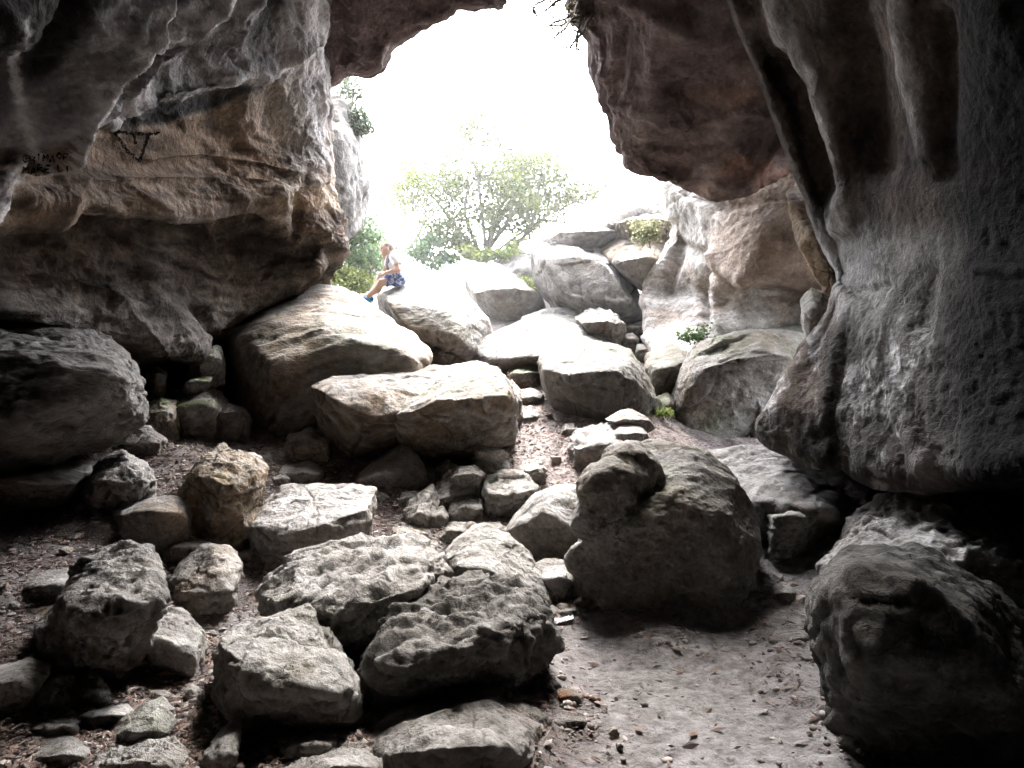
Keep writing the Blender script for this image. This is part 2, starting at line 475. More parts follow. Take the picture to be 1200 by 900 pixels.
# ------------------------------------------------------------------ lofted cave surfaces
def cr(t):
    t2, t3 = t*t, t*t*t
    return np.stack([-.5*t+t2-.5*t3, 1-2.5*t2+1.5*t3, .5*t+2*t2-1.5*t3, -.5*t2+.5*t3], -1)
def cr_axis(G, n):
    """resample the first axis of G to n points along a Catmull-Rom curve through its rows"""
    m = len(G); t = np.linspace(0, m-1, n); i = np.minimum(t.astype(int), m-2); f = t-i
    Wt = cr(f); idx = np.clip(np.stack([i-1, i, i+1, i+2], -1), 0, m-1)
    return (G[idx]*Wt.reshape(Wt.shape+(1,)*(G.ndim-1))).sum(1)
def loft(rows, nu, nv):
    G = np.array(rows, float)
    G = cr_axis(G, nv); G = cr_axis(G.transpose(1, 0, 2), nu).transpose(1, 0, 2)
    idx = np.arange(nu*nv).reshape(nv, nu)
    Fq = np.stack([idx[:-1, :-1], idx[:-1, 1:], idx[1:, 1:], idx[1:, :-1]], -1).reshape(-1, 4)
    return G.reshape(-1, 3), Fq
# ------------------------------------------------------------------ the cave itself
def W3(x, y, z): return np.array([x, y, z], float)
CAVE = {}
def cave_surface(name, label, rows, nu, nv, carves=(), amp=.10, strata=(.1, .1, 1.), sfreq=2.2, sstretch=.35, zone=None, mat=None,
                 pit=0., seed=0, ledge=1.1, rag=1., ragf=(2.2, 2.2, 4.2), calm=None, fine_=1., **colkw):
    V, Fq = loft(rows, nu, nv)
    N = normals_of(V, Fq)
    vis = (V[:, 1] > 1.5) & (V[:, 1] < 9.5)
    if (N[vis]*(np.array([0, 0, 1.6])-V[vis])).sum() < 0: Fq = Fq[:, ::-1].copy(); N = -N
    px, py = proj(V)
    jx = px+10*fbm(V*.8+7, 2)+1.2*fbm(V*5, 3); jy = py+10*fbm(V*.8+37, 2)+1.2*fbm(V*5+60, 3)
    dsp = np.zeros(len(V)); front = (V[:, 1] > 1.2)
    for line, w, a, mode in carves:
        dist, sg = line_dist(jx, jy, line)
        if mode == 'ridge': e = np.exp(-(dist/w)**2)
        elif mode == 'saw': sd_ = dist*sg; e = np.where(sd_ > 0, np.exp(-sd_/w), np.exp(sd_/(.38*w)))
        elif mode == 'sharp': e = np.exp(-dist/w)
        else: e = (np.tanh(dist*sg/w)*.5)*np.exp(-(dist/(w*5))**2)
        dsp += .5*a*e*front
    V = V+N*dsp[:, None]
    N = normals_of(V, Fq)
    Wp = V+seed*13.1
    sd = np.array(strata, float); sd /= np.linalg.norm(sd)
    warp = .35*np.stack([fbm(Wp*.8+5, 3), fbm(Wp*.8+25, 3), fbm(Wp*.8+45, 3)], 1)
    B = Wp+warp
    t = B@sd
    q = (B-np.outer(t, sd))*sstretch*sfreq+np.outer(t*sfreq, sd)
    saw = lambda x_: sm(x_-np.floor(x_), .80, .99)-(x_-np.floor(x_))
    hh = 1.2*amp*fbm(Wp*.55, 3) + ledge*amp*(saw(t*sfreq*.42+.55*fbm(Wp*.5+90, 3))+.5*saw(t*sfreq*1.1+.7*fbm(Wp*.8+120, 3)))
    hh += fine_*amp*.62*ridged(q*1.25, 5, .62) + amp*.34*fbm(Wp*3.3, 5, .65) + rag*amp*(.34*ridged((Wp+.4*warp)*np.array(ragf), 5, .6)+.20*ridged(Wp*8, 4, .65))
    hh += rag*amp*(1.1*facets((Wp+warp)*np.array(ragf)*.45, .45, .4)+.9*facets((Wp+warp*.7)*np.array(ragf)*1.3+9, .5, .4))
    if calm is not None: hh *= calm(px, py, V)
    hh += .010*fbm(Wp*13, 4, .6)
    if pit:
        wd = worley((Wp+warp*.4)*3.2); hh -= pit*(1-sm(wd, .1, .5))*sm(fbm(Wp*.9+9, 2), -.2, .3)
        wd = worley(Wp*8.); hh -= .4*pit*(1-sm(wd, .1, .45))*sm(fbm(Wp*1.1+19, 2), -.2, .3)
    V = V+N*hh[:, None]
    N2 = normals_of(V, Fq)
    tot = hh+dsp
    hs = hh-smooth_field(hh, Fq, len(V), 10)
    hn = hs/(hs.std()+1e-9)
    cols = rock_colour(V+seed*3.3, N2, hn, sc=.8, **colkw)
    global PXY
    tx, ty = proj(V); PXY = (tx+5*fbm(V*1.6+7, 4), ty+5*fbm(V*1.6+37, 4))
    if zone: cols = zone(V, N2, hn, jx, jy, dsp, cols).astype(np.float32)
    o = mesh_np(name, V, Fq, mat or M_WALL, origin=np.array([V[:, 0].mean(), V[:, 1].mean(), 0.]), cols=cols)
    tag(o, label, None, None, 'structure')
    CAVE[label] = (o, V, Fq, N2)
    return o

# ---- left wall
LC = [-700, -280, 0, 90, 180, 250, 310, 352]            # picture columns
def lrow(py, ds, edge):
    """edge: list of (px,py,d) that finish the row at the mouth of the cave"""
    if not hasattr(py, '__len__'): py = [py]*len(LC)
    return [P(x, y, d) for x, y, d in zip(LC, py, ds)] + [P(*e) for e in edge]
rows = [
 [W3(-4.5,-9.5,6.2), W3(-3.6,-1,6.2), W3(-2.7,2.8,6.6), W3(-2.5,3.8,6.8), W3(-2.4,5.0,7.0), W3(-2.4,6.2,7.2), W3(-2.4,7.4,7.4), W3(-2.4,8.6,7.5), W3(-2.5,9.8,7.4), W3(-3.4,11.4,7.6), W3(-6,13.5,7.6)],
 [W3(-5.3,-9.5,5.2)]+[P(-280,-60,2.9), P(0,-40,4.0), P(90,-40,4.7), P(180,-40,5.5), P(250,-40,6.4), P(310,-40,7.2), P(352,-40,8.0), P(373,-40,9.0), P(380,-40,10.6), P(250,-40,13)],
 [W3(-5.8,-9.5,4.2)]+[P(-280,60,3.2), P(0,50,4.6), P(90,50,5.3), P(180,50,6.1), P(250,50,7.0), P(310,50,7.8), P(352,50,8.5), P(370,50,9.4), P(378,50,10.8), P(250,50,13)],
 [W3(-6.0,-9.5,3.4)]+[P(-280,130,3.5), P(0,130,5.2), P(90,130,5.9), P(180,130,6.7), P(250,130,7.6), P(310,130,8.4), P(352,130,9.0), P(369,130,9.8), P(374,130,11.0), P(250,130,13)],
 [W3(-6.1,-9.5,3.0)]+[P(-280,195,3.7), P(0,190,5.5), P(90,190,6.2), P(180,190,7.1), P(250,190,8.0), P(310,190,8.7), P(352,190,9.3), P(371,190,10.0), P(376,190,11.2), P(250,190,13)],
 [W3(-6.1,-9.5,2.7)]+[P(-280,240,3.7), P(0,238,5.4), P(90,239,6.1), P(180,241,7.0), P(250,241,7.9), P(310,236,8.6), P(352,230,9.2), P(378,235,10.0), P(384,235,11.3), P(250,235,13)],
 [W3(-6.3,-9.5,2.4)]+[P(-280,268,4.0), P(0,265,6.0), P(90,266,6.7), P(180,268,7.7), P(250,268,8.7), P(310,262,9.2), P(352,258,9.6), P(386,262,10.2), P(393,262,11.4), P(250,265,13)],
 [W3(-6.3,-9.5,1.9)]+[P(-280,320,4.1), P(0,318,6.2), P(90,320,7.0), P(180,322,8.0), P(250,320,9.2), P(300,310,9.8), P(352,300,10.1), P(390,290,10.4), P(396,290,11.6), P(250,300,13)],
 [W3(-6.2,-9.5,1.5)]+[P(-280,375,4.0), P(0,370,6.0), P(90,392,6.9), P(180,408,7.8), P(235,408,8.8), P(290,362,9.9), P(345,340,10.3), P(384,314,10.6), P(390,315,11.8), P(250,330,13)],
 [W3(-6.6,-9.5,1.1)]+[P(-280,405,4.8), P(0,395,7.2), P(90,412,8.2), P(180,425,9.2), P(235,420,10.4), P(285,385,11.4), P(335,365,11.8), P(368,345,12.0), P(378,345,12.6), P(250,350,13.5)],
 [W3(-6.8,-9.5,-.6)]+[P(-280,560,5.0), P(0,540,7.8), P(90,530,8.8), P(180,520,9.9), P(235,510,11.0), P(285,500,12.0), P(335,490,12.4), P(368,480,12.6), P(378,480,12.9), P(250,480,13.7)],
]
for q_ in rows[-1]: q_[2] = min(q_[2], float(ground_z(q_[0], q_[1]))-.6)
rows = [[r[0], r[0]*.6+r[1]*.4, r[0]*.25+r[1]*.75]+list(r[1:]) for r in rows]
cv = [
 ([(-40,235),(0,195),(45,140),(100,70),(150,25),(190,-50)], 30, .42, 'saw'),
 ([(-20,190),(30,158),(60,142),(125,98),(168,60),(235,5),(280,-60)], 30, .42, 'saw'),
 ([(104,132),(160,112),(225,98),(255,84),(300,78),(338,55)], 30, .34, 'saw'),
 ([(262,40),(285,0),(305,-40)], 18, .30, 'saw'),
 ([(345,-40),(352,60),(362,120),(366,185)], 20, .24, 'ridge'),
 ([(325,-30),(333,60),(325,120)], 12, .10, 'ridge'),
 ([(384,-20),(386,60)], 8, -.16, 'ridge'),
 ([(40,60),(75,10),(90,-30)], 16, -.25, 'ridge'),
 ([(60,150),(120,100),(165,45),(200,-20)], 12, -.20, 'ridge'),
 ([(-60,250),(100,243),(200,246),(262,244),(300,238),(345,222)], 20, .26, 'saw'),
 ([(-50,266),(100,268),(200,270),(264,268),(300,262)], 16, -.30, 'ridge'),
 ([(270,290),(310,300),(350,306),(380,298)], 18, -.40, 'ridge'),
 ([(318,240),(330,268),(345,285)], 18, .22, 'ridge'),
 ([(352,205),(352,240),(345,275)], 6, -.16, 'ridge'),
 ([(-60,330),(60,322),(130,345),(180,395)], 18, .18, 'saw'),
 ([(165,318),(200,365),(225,408)], 14, .16, 'ridge'),
 ([(228,340),(240,370),(250,398)], 8, -.25, 'ridge'),
 ([(-60,216),(60,212),(130,216),(210,209),(300,218)], 9, .14, 'saw'),
 ([(170,185),(230,178),(300,190),(340,205)], 8, .10, 'saw'),
]
def zone_left(V, N, hn, px, py, dsp, c):
    c = c.astype(float)
    inpic = (V[:, 1] > 1)
    tx, ty = PXY
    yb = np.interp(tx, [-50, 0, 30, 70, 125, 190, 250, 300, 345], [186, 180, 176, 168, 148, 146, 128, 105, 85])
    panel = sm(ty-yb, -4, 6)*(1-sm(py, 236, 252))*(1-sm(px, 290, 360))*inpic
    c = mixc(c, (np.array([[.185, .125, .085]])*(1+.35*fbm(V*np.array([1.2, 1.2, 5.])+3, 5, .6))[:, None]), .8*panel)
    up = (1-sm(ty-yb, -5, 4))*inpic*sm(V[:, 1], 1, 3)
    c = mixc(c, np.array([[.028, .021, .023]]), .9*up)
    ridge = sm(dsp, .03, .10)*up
    c = mixc(c, (np.array([[.46, .44, .45]])*(1+.5*fbm(V*7, 5, .6))[:, None]), .9*ridge)
    low = sm(py, 240, 262)*inpic
    c = mixc(c, np.array([[.085, .054, .038]]), .75*low*(1-sm(py, 325, 380)))  # recess under the panel darkened to paint in its shade
    c = mixc(c, np.array([[.07, .036, .024]]), .45*low*sm(fbm(V*1.5+12, 4), .0, .4))
    c = mixc(c, np.array([[.20, .175, .155]]), .65*sm(py, 330, 370)*inpic*(1-sm(px, 235, 260)))
    pale_ = np.zeros(len(V))
    for ln_, w_ in (([(-40,240),(0,205),(45,150),(100,80),(150,35),(190,-40)], 17), ([(30,176),(62,162),(130,120),(174,72),(237,5),(280,-60)], 12), ([(180,124),(230,108),(258,92),(302,78),(338,55)], 8), ([(345,-40),(352,60),(362,120),(366,185)], 17), ([(0,185),(12,60),(20,20)], 10)):
        pale_ = np.maximum(pale_, np.exp(-(line_dist(px, py, ln_)[0]/w_)**2))
    stk = fbm(np.stack([(px+py*.7)*.05, (py-px*.7)*.16, V[:, 1]], 1)+14, 5, .68)
    c = mixc(c, np.array([[.60, .575, .575]]), pale_*sm(stk+.9*(pale_-.62), -.12, .28)*inpic)  # streaked ridges, paled further to make up for weak light on them
    blot = fbm(V*np.array([1.3, 1.3, 2.6])+61, 5, .62)
    c = c*(1+1.5*np.clip(blot, -.5, .5)*low*(1-sm(px, 405, 430)))[:, None]
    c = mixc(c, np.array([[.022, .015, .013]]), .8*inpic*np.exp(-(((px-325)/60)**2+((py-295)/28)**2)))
    lay = fbm(np.stack([V[:, 0]*1.2, V[:, 1]*1.2, (V[:, 2]-.30*V[:, 0]+.25*fbm(V*.9, 3))*9.], 1), 5, .62)
    c = c*(1+1.4*np.clip(lay, -.5, .6)*inpic)[:, None]
    c = mixc(c, np.array([[.035, .024, .02]]), .75*sm(lay, -.18, -.42)*inpic) if False else c
    pillar = sm(px, 325, 345)*(1-sm(py, 190, 225))*inpic
    c = mixc(c, (np.array([[.36, .335, .335]])*(1+.45*fbm(V*np.array([6, 6, 1.3]), 5, .6))[:, None]), .6*pillar)
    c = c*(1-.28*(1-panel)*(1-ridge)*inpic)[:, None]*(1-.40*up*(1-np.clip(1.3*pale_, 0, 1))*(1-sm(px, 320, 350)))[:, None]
    return np.clip(c, .01, .8)
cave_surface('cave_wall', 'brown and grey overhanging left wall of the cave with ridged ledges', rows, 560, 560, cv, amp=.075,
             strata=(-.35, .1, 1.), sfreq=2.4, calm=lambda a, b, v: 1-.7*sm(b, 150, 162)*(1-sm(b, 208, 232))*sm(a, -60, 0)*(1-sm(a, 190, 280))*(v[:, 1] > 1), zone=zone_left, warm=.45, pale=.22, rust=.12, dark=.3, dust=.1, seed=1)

# ---- right wall: the fluted buttress that flares at its foot
def rrow(pts, tail): return [P(*p) for p in pts]+[W3(*t) for t in tail]
rows = [
 rrow([(810,-420,10.5),(800,-420,7.2),(860,-420,6.2),(930,-420,5.4),(1010,-400,4.7),(1100,-380,4.1),(1250,-360,3.5)], [(3.3,1.8,5.6),(4.2,-1.5,5.4),(3.5,-9.5,5.4)]),
 rrow([(870,-60,10.0),(838,-60,7.0),(880,-60,6.5),(940,-60,5.8),(1010,-60,5.2),(1090,-60,4.6),(1220,-60,3.9)], [(3.5,2.2,4.3),(4.6,-1.5,4.2),(4.5,-9.5,4.2)]),
 rrow([(900,60,9.6),(880,60,7.2),(905,60,6.9),(955,60,6.2),(1020,60,5.7),(1095,60,4.9),(1220,60,4.1)], [(3.6,2.4,3.6),(4.8,-1.5,3.5),(4.8,-9.5,3.5)]),
 rrow([(925,140,9.4),(912,140,7.3),(935,140,7.0),(972,140,6.4),(1030,140,6.0),(1100,140,5.1),(1220,140,4.3)], [(3.7,2.5,3.0),(5.0,-1.5,3.0),(5.0,-9.5,3.0)]),
 rrow([(960,220,9.2),(943,220,7.3),(958,220,7.0),(985,220,6.5),(1040,220,5.9),(1105,220,5.2),(1220,220,4.4)], [(3.8,2.5,2.6),(5.0,-1.5,2.6),(5.1,-9.5,2.6)]),
 rrow([(990,290,9.2),(972,285,7.2),(985,285,6.9),(1010,285,6.4),(1050,285,5.9),(1110,285,5.2),(1220,285,4.4)], [(3.8,2.5,2.2),(5.0,-1.5,2.2),(5.1,-9.5,2.2)]),
 rrow([(1000,350,9.2),(982,348,7.1),(992,345,6.8),(1015,345,6.4),(1055,345,5.8),(1110,345,5.2),(1220,345,4.4)], [(3.8,2.5,1.9),(5.0,-1.5,1.9),(5.1,-9.5,1.9)]),
 rrow([(970,430,9.0),(928,425,7.0),(958,425,6.5),(1000,425,6.1),(1055,425,5.6),(1115,425,5.1),(1220,425,4.4)], [(3.8,2.5,1.6),(5.0,-1.5,1.6),(5.1,-9.5,1.6)]),
 rrow([(930,495,8.6),(889,490,6.8),(935,485,6.3),(990,490,5.9),(1055,500,5.4),(1115,500,5.0),(1220,500,4.3)], [(3.7,2.4,1.3),(5.0,-1.5,1.3),(5.1,-9.5,1.3)]),
 rrow([(940,525,8.6),(897,520,6.9),(935,540,6.4),(992,556,5.9),(1055,566,5.4),(1115,566,5.0),(1220,566,4.3)], [(3.7,2.4,1.1),(5.0,-1.5,1.1),(5.1,-9.5,1.1)]),
 rrow([(960,528,8.8),(935,528,7.8),(965,545,7.4),(1010,560,7.0),(1065,572,6.6),(1120,575,6.2),(1230,580,5.6)], [(4.6,3.4,.95),(5.4,-1.5,.95),(5.5,-9.5,.95)]),
 rrow([(980,570,8.9),(960,590,8.2),(990,600,7.9),(1030,610,7.6),(1075,625,7.2),(1130,640,6.9),(1240,650,6.2)], [(5.2,3.6,-.3),(6,-1.5,-.3),(6,-9.5,-.3)]),
]
for q_ in rows[-1]: q_[2] = min(q_[2], float(ground_z(q_[0], q_[1]))-.5)
cv = [
 ([(880,20),(905,90),(932,160),(952,230),(975,300)], 14, .12, 'ridge'),
 ([(912,75),(932,110),(955,170),(968,215)], 17, -.36, 'ridge'),
 ([(905,-30),(925,40),(950,100),(975,160),(988,220),(988,262)], 15, .20, 'ridge'),
 ([(985,-20),(1005,90),(1015,150),(1020,185)], 24, -.32, 'ridge'),
 ([(1060,-20),(1070,80),(1085,140),(1092,175)], 15, .16, 'ridge'),
 ([(1108,20),(1106,150),(1110,200)], 12, -.16, 'ridge'),
 ([(972,300),(976,330),(1000,345),(1040,338)], 5, -.06, 'ridge'),
 ([(988,345),(985,400),(975,450),(968,500)], 12, .08, 'ridge'),
 ([(995,345),(1030,420),(1060,480),(1085,545)], 14, .09, 'ridge'),
 ([(992,400),(985,450),(975,500),(978,540)], 6, -.08, 'ridge'),
 ([(960,512),(975,505),(990,535),(985,555)], 12, -.14, 'ridge'),
 ([(1040,460),(1052,500),(1065,530)], 14, -.06, 'ridge'),
 ([(1090,320),(1085,380)], 12, -.14, 'ridge'),
 ([(1150,315),(1200,320),(1240,318)], 5, .06, 'ridge'),
]
def zone_right(V, N, hn, px, py, dsp, c):
    c = c.astype(float); inpic = (V[:, 1] > 1)
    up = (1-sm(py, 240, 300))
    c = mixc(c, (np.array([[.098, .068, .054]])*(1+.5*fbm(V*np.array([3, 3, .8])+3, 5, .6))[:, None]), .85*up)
    flare = sm(py, 345, 400)*inpic*(1-sm(px, 1090, 1140))
    c = mixc(c, (np.array([[.075, .062, .056]])*(1+.45*fbm(V*np.array([4, 4, 1.6])+9, 5, .6))[:, None]), .65*flare)
    c = mixc(c, np.array([[.22, .16, .12]]), .5*flare*(1-sm(px, 950, 1010))*(1-sm(py, 470, 500)))
    # pale mineral crust running down the flare
    s = fbm(np.stack([px*.055, py*.010, V[:, 1]*.3], 1)+4, 5, .6)
    c = mixc(c, np.array([[.70, .68, .67]]), .85*flare*sm(s+.35*fbm(V*2.3+8, 3), .08, .26)*sm(fbm(V*9+2, 4, .65), -.25, .1))
    c = mixc(c, np.array([[.05, .042, .04]]), .7*flare*sm(-s+.3*fbm(V*1.6+28, 3), .12, .35))
    c = mixc(c, np.array([[.52, .50, .49]]), .6*sm(dsp, .025, .07)*inpic*(1-sm(px, 1110, 1150)))
    c = mixc(c, np.array([[.42, .41, .41]]), .5*sm(py, 255, 270)*(1-sm(py, 330, 345))*(1-sm(px, 1030, 1040))*sm(fbm(V*5, 4), -.2, .2))
    blot = fbm(V*np.array([2.2, 2.2, 1.4])+61, 5, .64)
    c = c*(1+1.7*np.clip(blot-.08, -.5, .5)*inpic)[:, None]
    c = mixc(c, np.array([[.40, .395, .40]]), .8*sm(py, 250, 275)*(1-sm(py, 330, 350))*(1-sm(px, 1020, 1045))*sm(px, 955, 975)*sm(blot, -.2, .15)*inpic)
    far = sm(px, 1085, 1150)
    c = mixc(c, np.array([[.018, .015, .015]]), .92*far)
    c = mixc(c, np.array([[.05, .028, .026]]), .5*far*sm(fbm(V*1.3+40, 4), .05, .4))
    c = mixc(c, np.array([[.10, .08, .07]]), .6*sm(py, 545, 568)*inpic)
    c = mixc(c, np.array([[.12, .10, .09]]), .5*sm(-dsp, .03, .12))
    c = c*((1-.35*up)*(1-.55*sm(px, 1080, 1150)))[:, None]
    return np.clip(c, .008, .8)
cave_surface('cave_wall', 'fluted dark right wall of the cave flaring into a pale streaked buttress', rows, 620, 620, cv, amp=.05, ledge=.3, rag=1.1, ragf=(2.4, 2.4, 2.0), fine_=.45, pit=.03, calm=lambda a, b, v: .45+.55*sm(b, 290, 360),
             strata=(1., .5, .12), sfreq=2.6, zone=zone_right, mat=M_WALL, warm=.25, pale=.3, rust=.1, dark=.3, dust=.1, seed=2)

# ---- the right wall carried on outside the buttress, lit by the opening
DR = [(205,[775,800,835,870,905,940,990],[13.2,12.8,12.2,11.7,11.3,10.9,10.5]),
 (235,[782,800,835,870,905,945,990],[13.2,12.6,11.8,11.3,10.9,10.6,10.2]),
 (280,[784,802,830,870,910,950,990],[13.5,13.1,11.9,11.0,10.7,10.5,10.1]),
 (320,[762,795,826,868,910,950,990],[13.7,13.4,12.4,11.0,10.8,10.7,10.3]),
 (345,[756,795,822,860,905,948,990],[13.7,13.5,12.9,11.6,11.4,11.4,11.0]),
 (358,[755,790,825,860,900,945,990],[13.5,13.3,12.6,11.7,11.7,11.8,11.4]),
 (388,[756,785,825,860,900,945,990],[13.2,12.8,11.9,11.4,11.4,11.6,11.4]),
 (402,[758,785,815,850,895,945,990],[12.8,12.2,11.3,10.9,11.0,11.3,11.2]),
 (450,[785,795,815,850,895,945,990],[11.8,11.2,10.8,10.5,10.6,10.9,11.0]),
 (495,[790,800,820,850,895,945,990],[11.7,11.2,10.8,10.6,10.7,11.0,11.0]),
 (520,[800,810,828,850,895,945,990],[11.8,11.4,11.1,10.9,11.0,11.2,11.2]),
 (560,[800,810,828,850,895,945,990],[12.2,11.9,11.7,11.6,11.6,11.7,11.7])]
DR.insert(0, (90, DR[0][1], [d+.5 for d in DR[0][2]]))
rows = [[P(xs_[0]+60, y, ds[0]+3.0), P(xs_[0]+4, y, ds[0]+.8)]+[P(x, y, d) for x, d in zip(xs_, ds)]+[P(1110, y, 9.3), P(1350, y, 8.2)] for y, xs_, ds in DR]
cv = [([(838,392),(870,388),(930,372)], 4, -.30, 'ridge'), ([(838,300),(846,340),(840,385)], 7, .30, 'ridge'), ([(826,320),(828,360),(822,395)], 5, -.3, 'ridge'),
      ([(800,228),(850,238),(920,225)], 5, -.2, 'ridge'), ([(790,280),(820,300),(860,345),(945,348)], 6, -.25, 'ridge'), ([(800,470),(850,462),(930,470)], 4, -.16, 'ridge'),
      ([(860,410),(868,440),(862,460)], 5, -.14, 'ridge'), ([(890,405),(900,440)], 6, .14, 'ridge'), ([(790,262),(795,300),(790,340)], 5, -.25, 'ridge'), ([(870,330),(875,350)], 6, .2, 'ridge')]
def zone_deep(V, N, hn, px, py, dsp, c):
    c = c.astype(float)
    brow = (1-sm(py, 340, 352))*sm(px, 815, 860)
    c = mixc(c, (np.array([[.30, .225, .175]])*(1+.4*fbm(V*np.array([1, 1, 4.])+3, 5, .6))[:, None]), .75*brow)
    c = mixc(c, np.array([[.15, .11, .085]]), .6*sm(px, 890, 950)*sm(py, 300, 330))
    c = mixc(c, np.array([[.16, .19, .10]]), .7*sm(py, 375, 395)*(1-sm(py, 440, 480))*sm(px, 840, 865)*sm(fbm(V*2.2+13, 4), -.15, .2))
    c = mixc(c, np.array([[.36, .24, .17]]), .3*sm(fbm(V*1.6+71, 4), .1, .35)*(1-brow))
    return np.clip(c, .01, .8)
cave_surface('cave_wall', 'sunlit bulging right wall beyond the buttress, brown above and mossy pale below', rows, 360, 460, cv, amp=.06, ledge=.8, rag=.5,
             strata=(.1, .1, 1.), sfreq=1.5, sstretch=.6, zone=zone_deep, warm=.2, pale=.75, rust=.03, dark=.25, tone=1.15, dust=.1, seed=4)

# ---- roof with the ragged lip of the mouth
lip = [(250,60,13.0),(330,75,12.0),(385,98,11.3),(402,84,11.0),(428,92,10.8),(446,78,10.6),(452,62,10.3),(474,44,10.0),(500,32,9.8),(524,24,9.6),(540,14,9.5),(575,10,9.4),(588,0,9.0),(545,-150,7.8),(460,-420,6.0),(420,-720,4.6),(640,-800,4.2),(920,-720,4.6),(870,-400,6.0),(740,-130,7.8),(676,14,8.9),(690,38,9.1),(700,75,9.3),(707,112,9.5),(718,145,9.7),(728,178,9.9),(742,196,10.0),(773,206,10.2),(792,214,10.3),(826,230,10.0),(862,226,10.0),(896,212,10.1),(935,198,10.0),(965,215,10.0),(1020,220,10.2)]
LIP = np.array([P(*p) for p in lip])
n = len(lip)
def inner(y, zc, xl, xr, zdrop, k=1.):
    """a cross row of the vault at depth y"""
    t = np.linspace(0, 1, n); x = xl+(xr-xl)*t
    z = zc-zdrop*np.abs(2*t-1)**2.2
    return np.stack([x, np.full(n, y), z], 1)
def towards(dy, dz, side=0., low=0.):
    R = LIP.copy(); R[:, 1] += dy; R[:, 2] += dz; R[:, 0] += side
    return R
r_out = towards(2.6, 2.0); r_out[:, 0] *= 1.25
r_up = towards(.9, .7)
r_lip = LIP
# underside: the right-hand block stays low (its belly is seen), the left rises quickly to the vault
tt = np.linspace(0, 1, n)
right = sm(np.array([p[0] for p in lip]), 660, 760)
r1 = LIP+np.stack([.02*tt, -.45-0*tt, .18-.10*right], 1)
r2 = LIP+np.stack([.05*tt, -1.2-0*tt, .50-.10*right+.0*tt], 1)
r3 = LIP+np.stack([.05*tt, -2.1+0*tt, .9-.10*right], 1)
r4 = inner(5.6, 6.4, -3.6, 4.6, 1.2); r4[:, 2] = .5*r4[:, 2]+.5*np.maximum(r3[:, 2]+.9, 4.4)
r4[:, 1] = np.minimum(r4[:, 1], r3[:, 1]-.6); r5 = inner(3.6, 6.2, -4.2, 5.2, 1.4); r5[:, 1] = np.minimum(r5[:, 1], r4[:, 1]-.6)
r6 = inner(0, 5.6, -5.2, 6, 1.6); r7 = inner(-4.5, 5.0, -6.4, 6.6, 1.2); r8 = inner(-7.0, 3.0, -6.8, 6.8, .4); r9 = inner(-7.6, -.6, -7, 7, .1)
cv = [([(724,195),(770,206),(800,214),(900,214),(935,200)], 8, .10, 'ridge'),
      ([(700,40),(730,100),(800,110),(880,90)], 8, -.06, 'ridge'),
      ([(715,120),(780,150),(850,140),(900,120)], 7, .08, 'ridge'),
      ([(735,170),(790,175),(860,170),(920,165)], 6, -.08, 'ridge'),
      ([(700,-20),(760,20),(840,50)], 12, .12, 'ridge'),
      ([(430,60),(448,78)], 8, .08, 'ridge')]
def zone_roof(V, N, hn, px, py, dsp, c):
    c = c.astype(float); inpic = (V[:, 1] > 2)
    c = mixc(c, (np.array([[.105, .070, .074]])*(1+.45*fbm(V*np.array([1.5, 1.5, 6])+3, 5, .6))[:, None]), .85*inpic)  # purple glare near the lip is mixed into the brown rock colour
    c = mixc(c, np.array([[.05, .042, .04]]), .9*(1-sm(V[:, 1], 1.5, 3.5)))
    b = inpic*sm(px, 690, 740)
    s = fbm(np.stack([px*.010, py*.045+px*.004, V[:, 1]*.2], 1)+4, 5, .6)
    c = mixc(c, np.array([[.22, .18, .175]]), .55*b*sm(s, .05, .3))
    c = mixc(c, np.array([[.24, .12, .065]]), .45*b*sm(py, 90, 130)*sm(px, 770, 850)*sm(fbm(V*np.array([1, 1, 3.])+66, 4), -.1, .3))
    return np.clip(c, .01, .8)
cave_surface('cave_roof', 'rough brown cave roof with a purple glare tint, ending in a ragged lip around the bright opening',
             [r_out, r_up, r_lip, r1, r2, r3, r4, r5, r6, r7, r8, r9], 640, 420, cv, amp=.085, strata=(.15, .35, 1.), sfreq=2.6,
             sstretch=.3, zone=zone_roof, warm=.3, pale=.3, rust=.15, dark=.3, dust=0, seed=3)

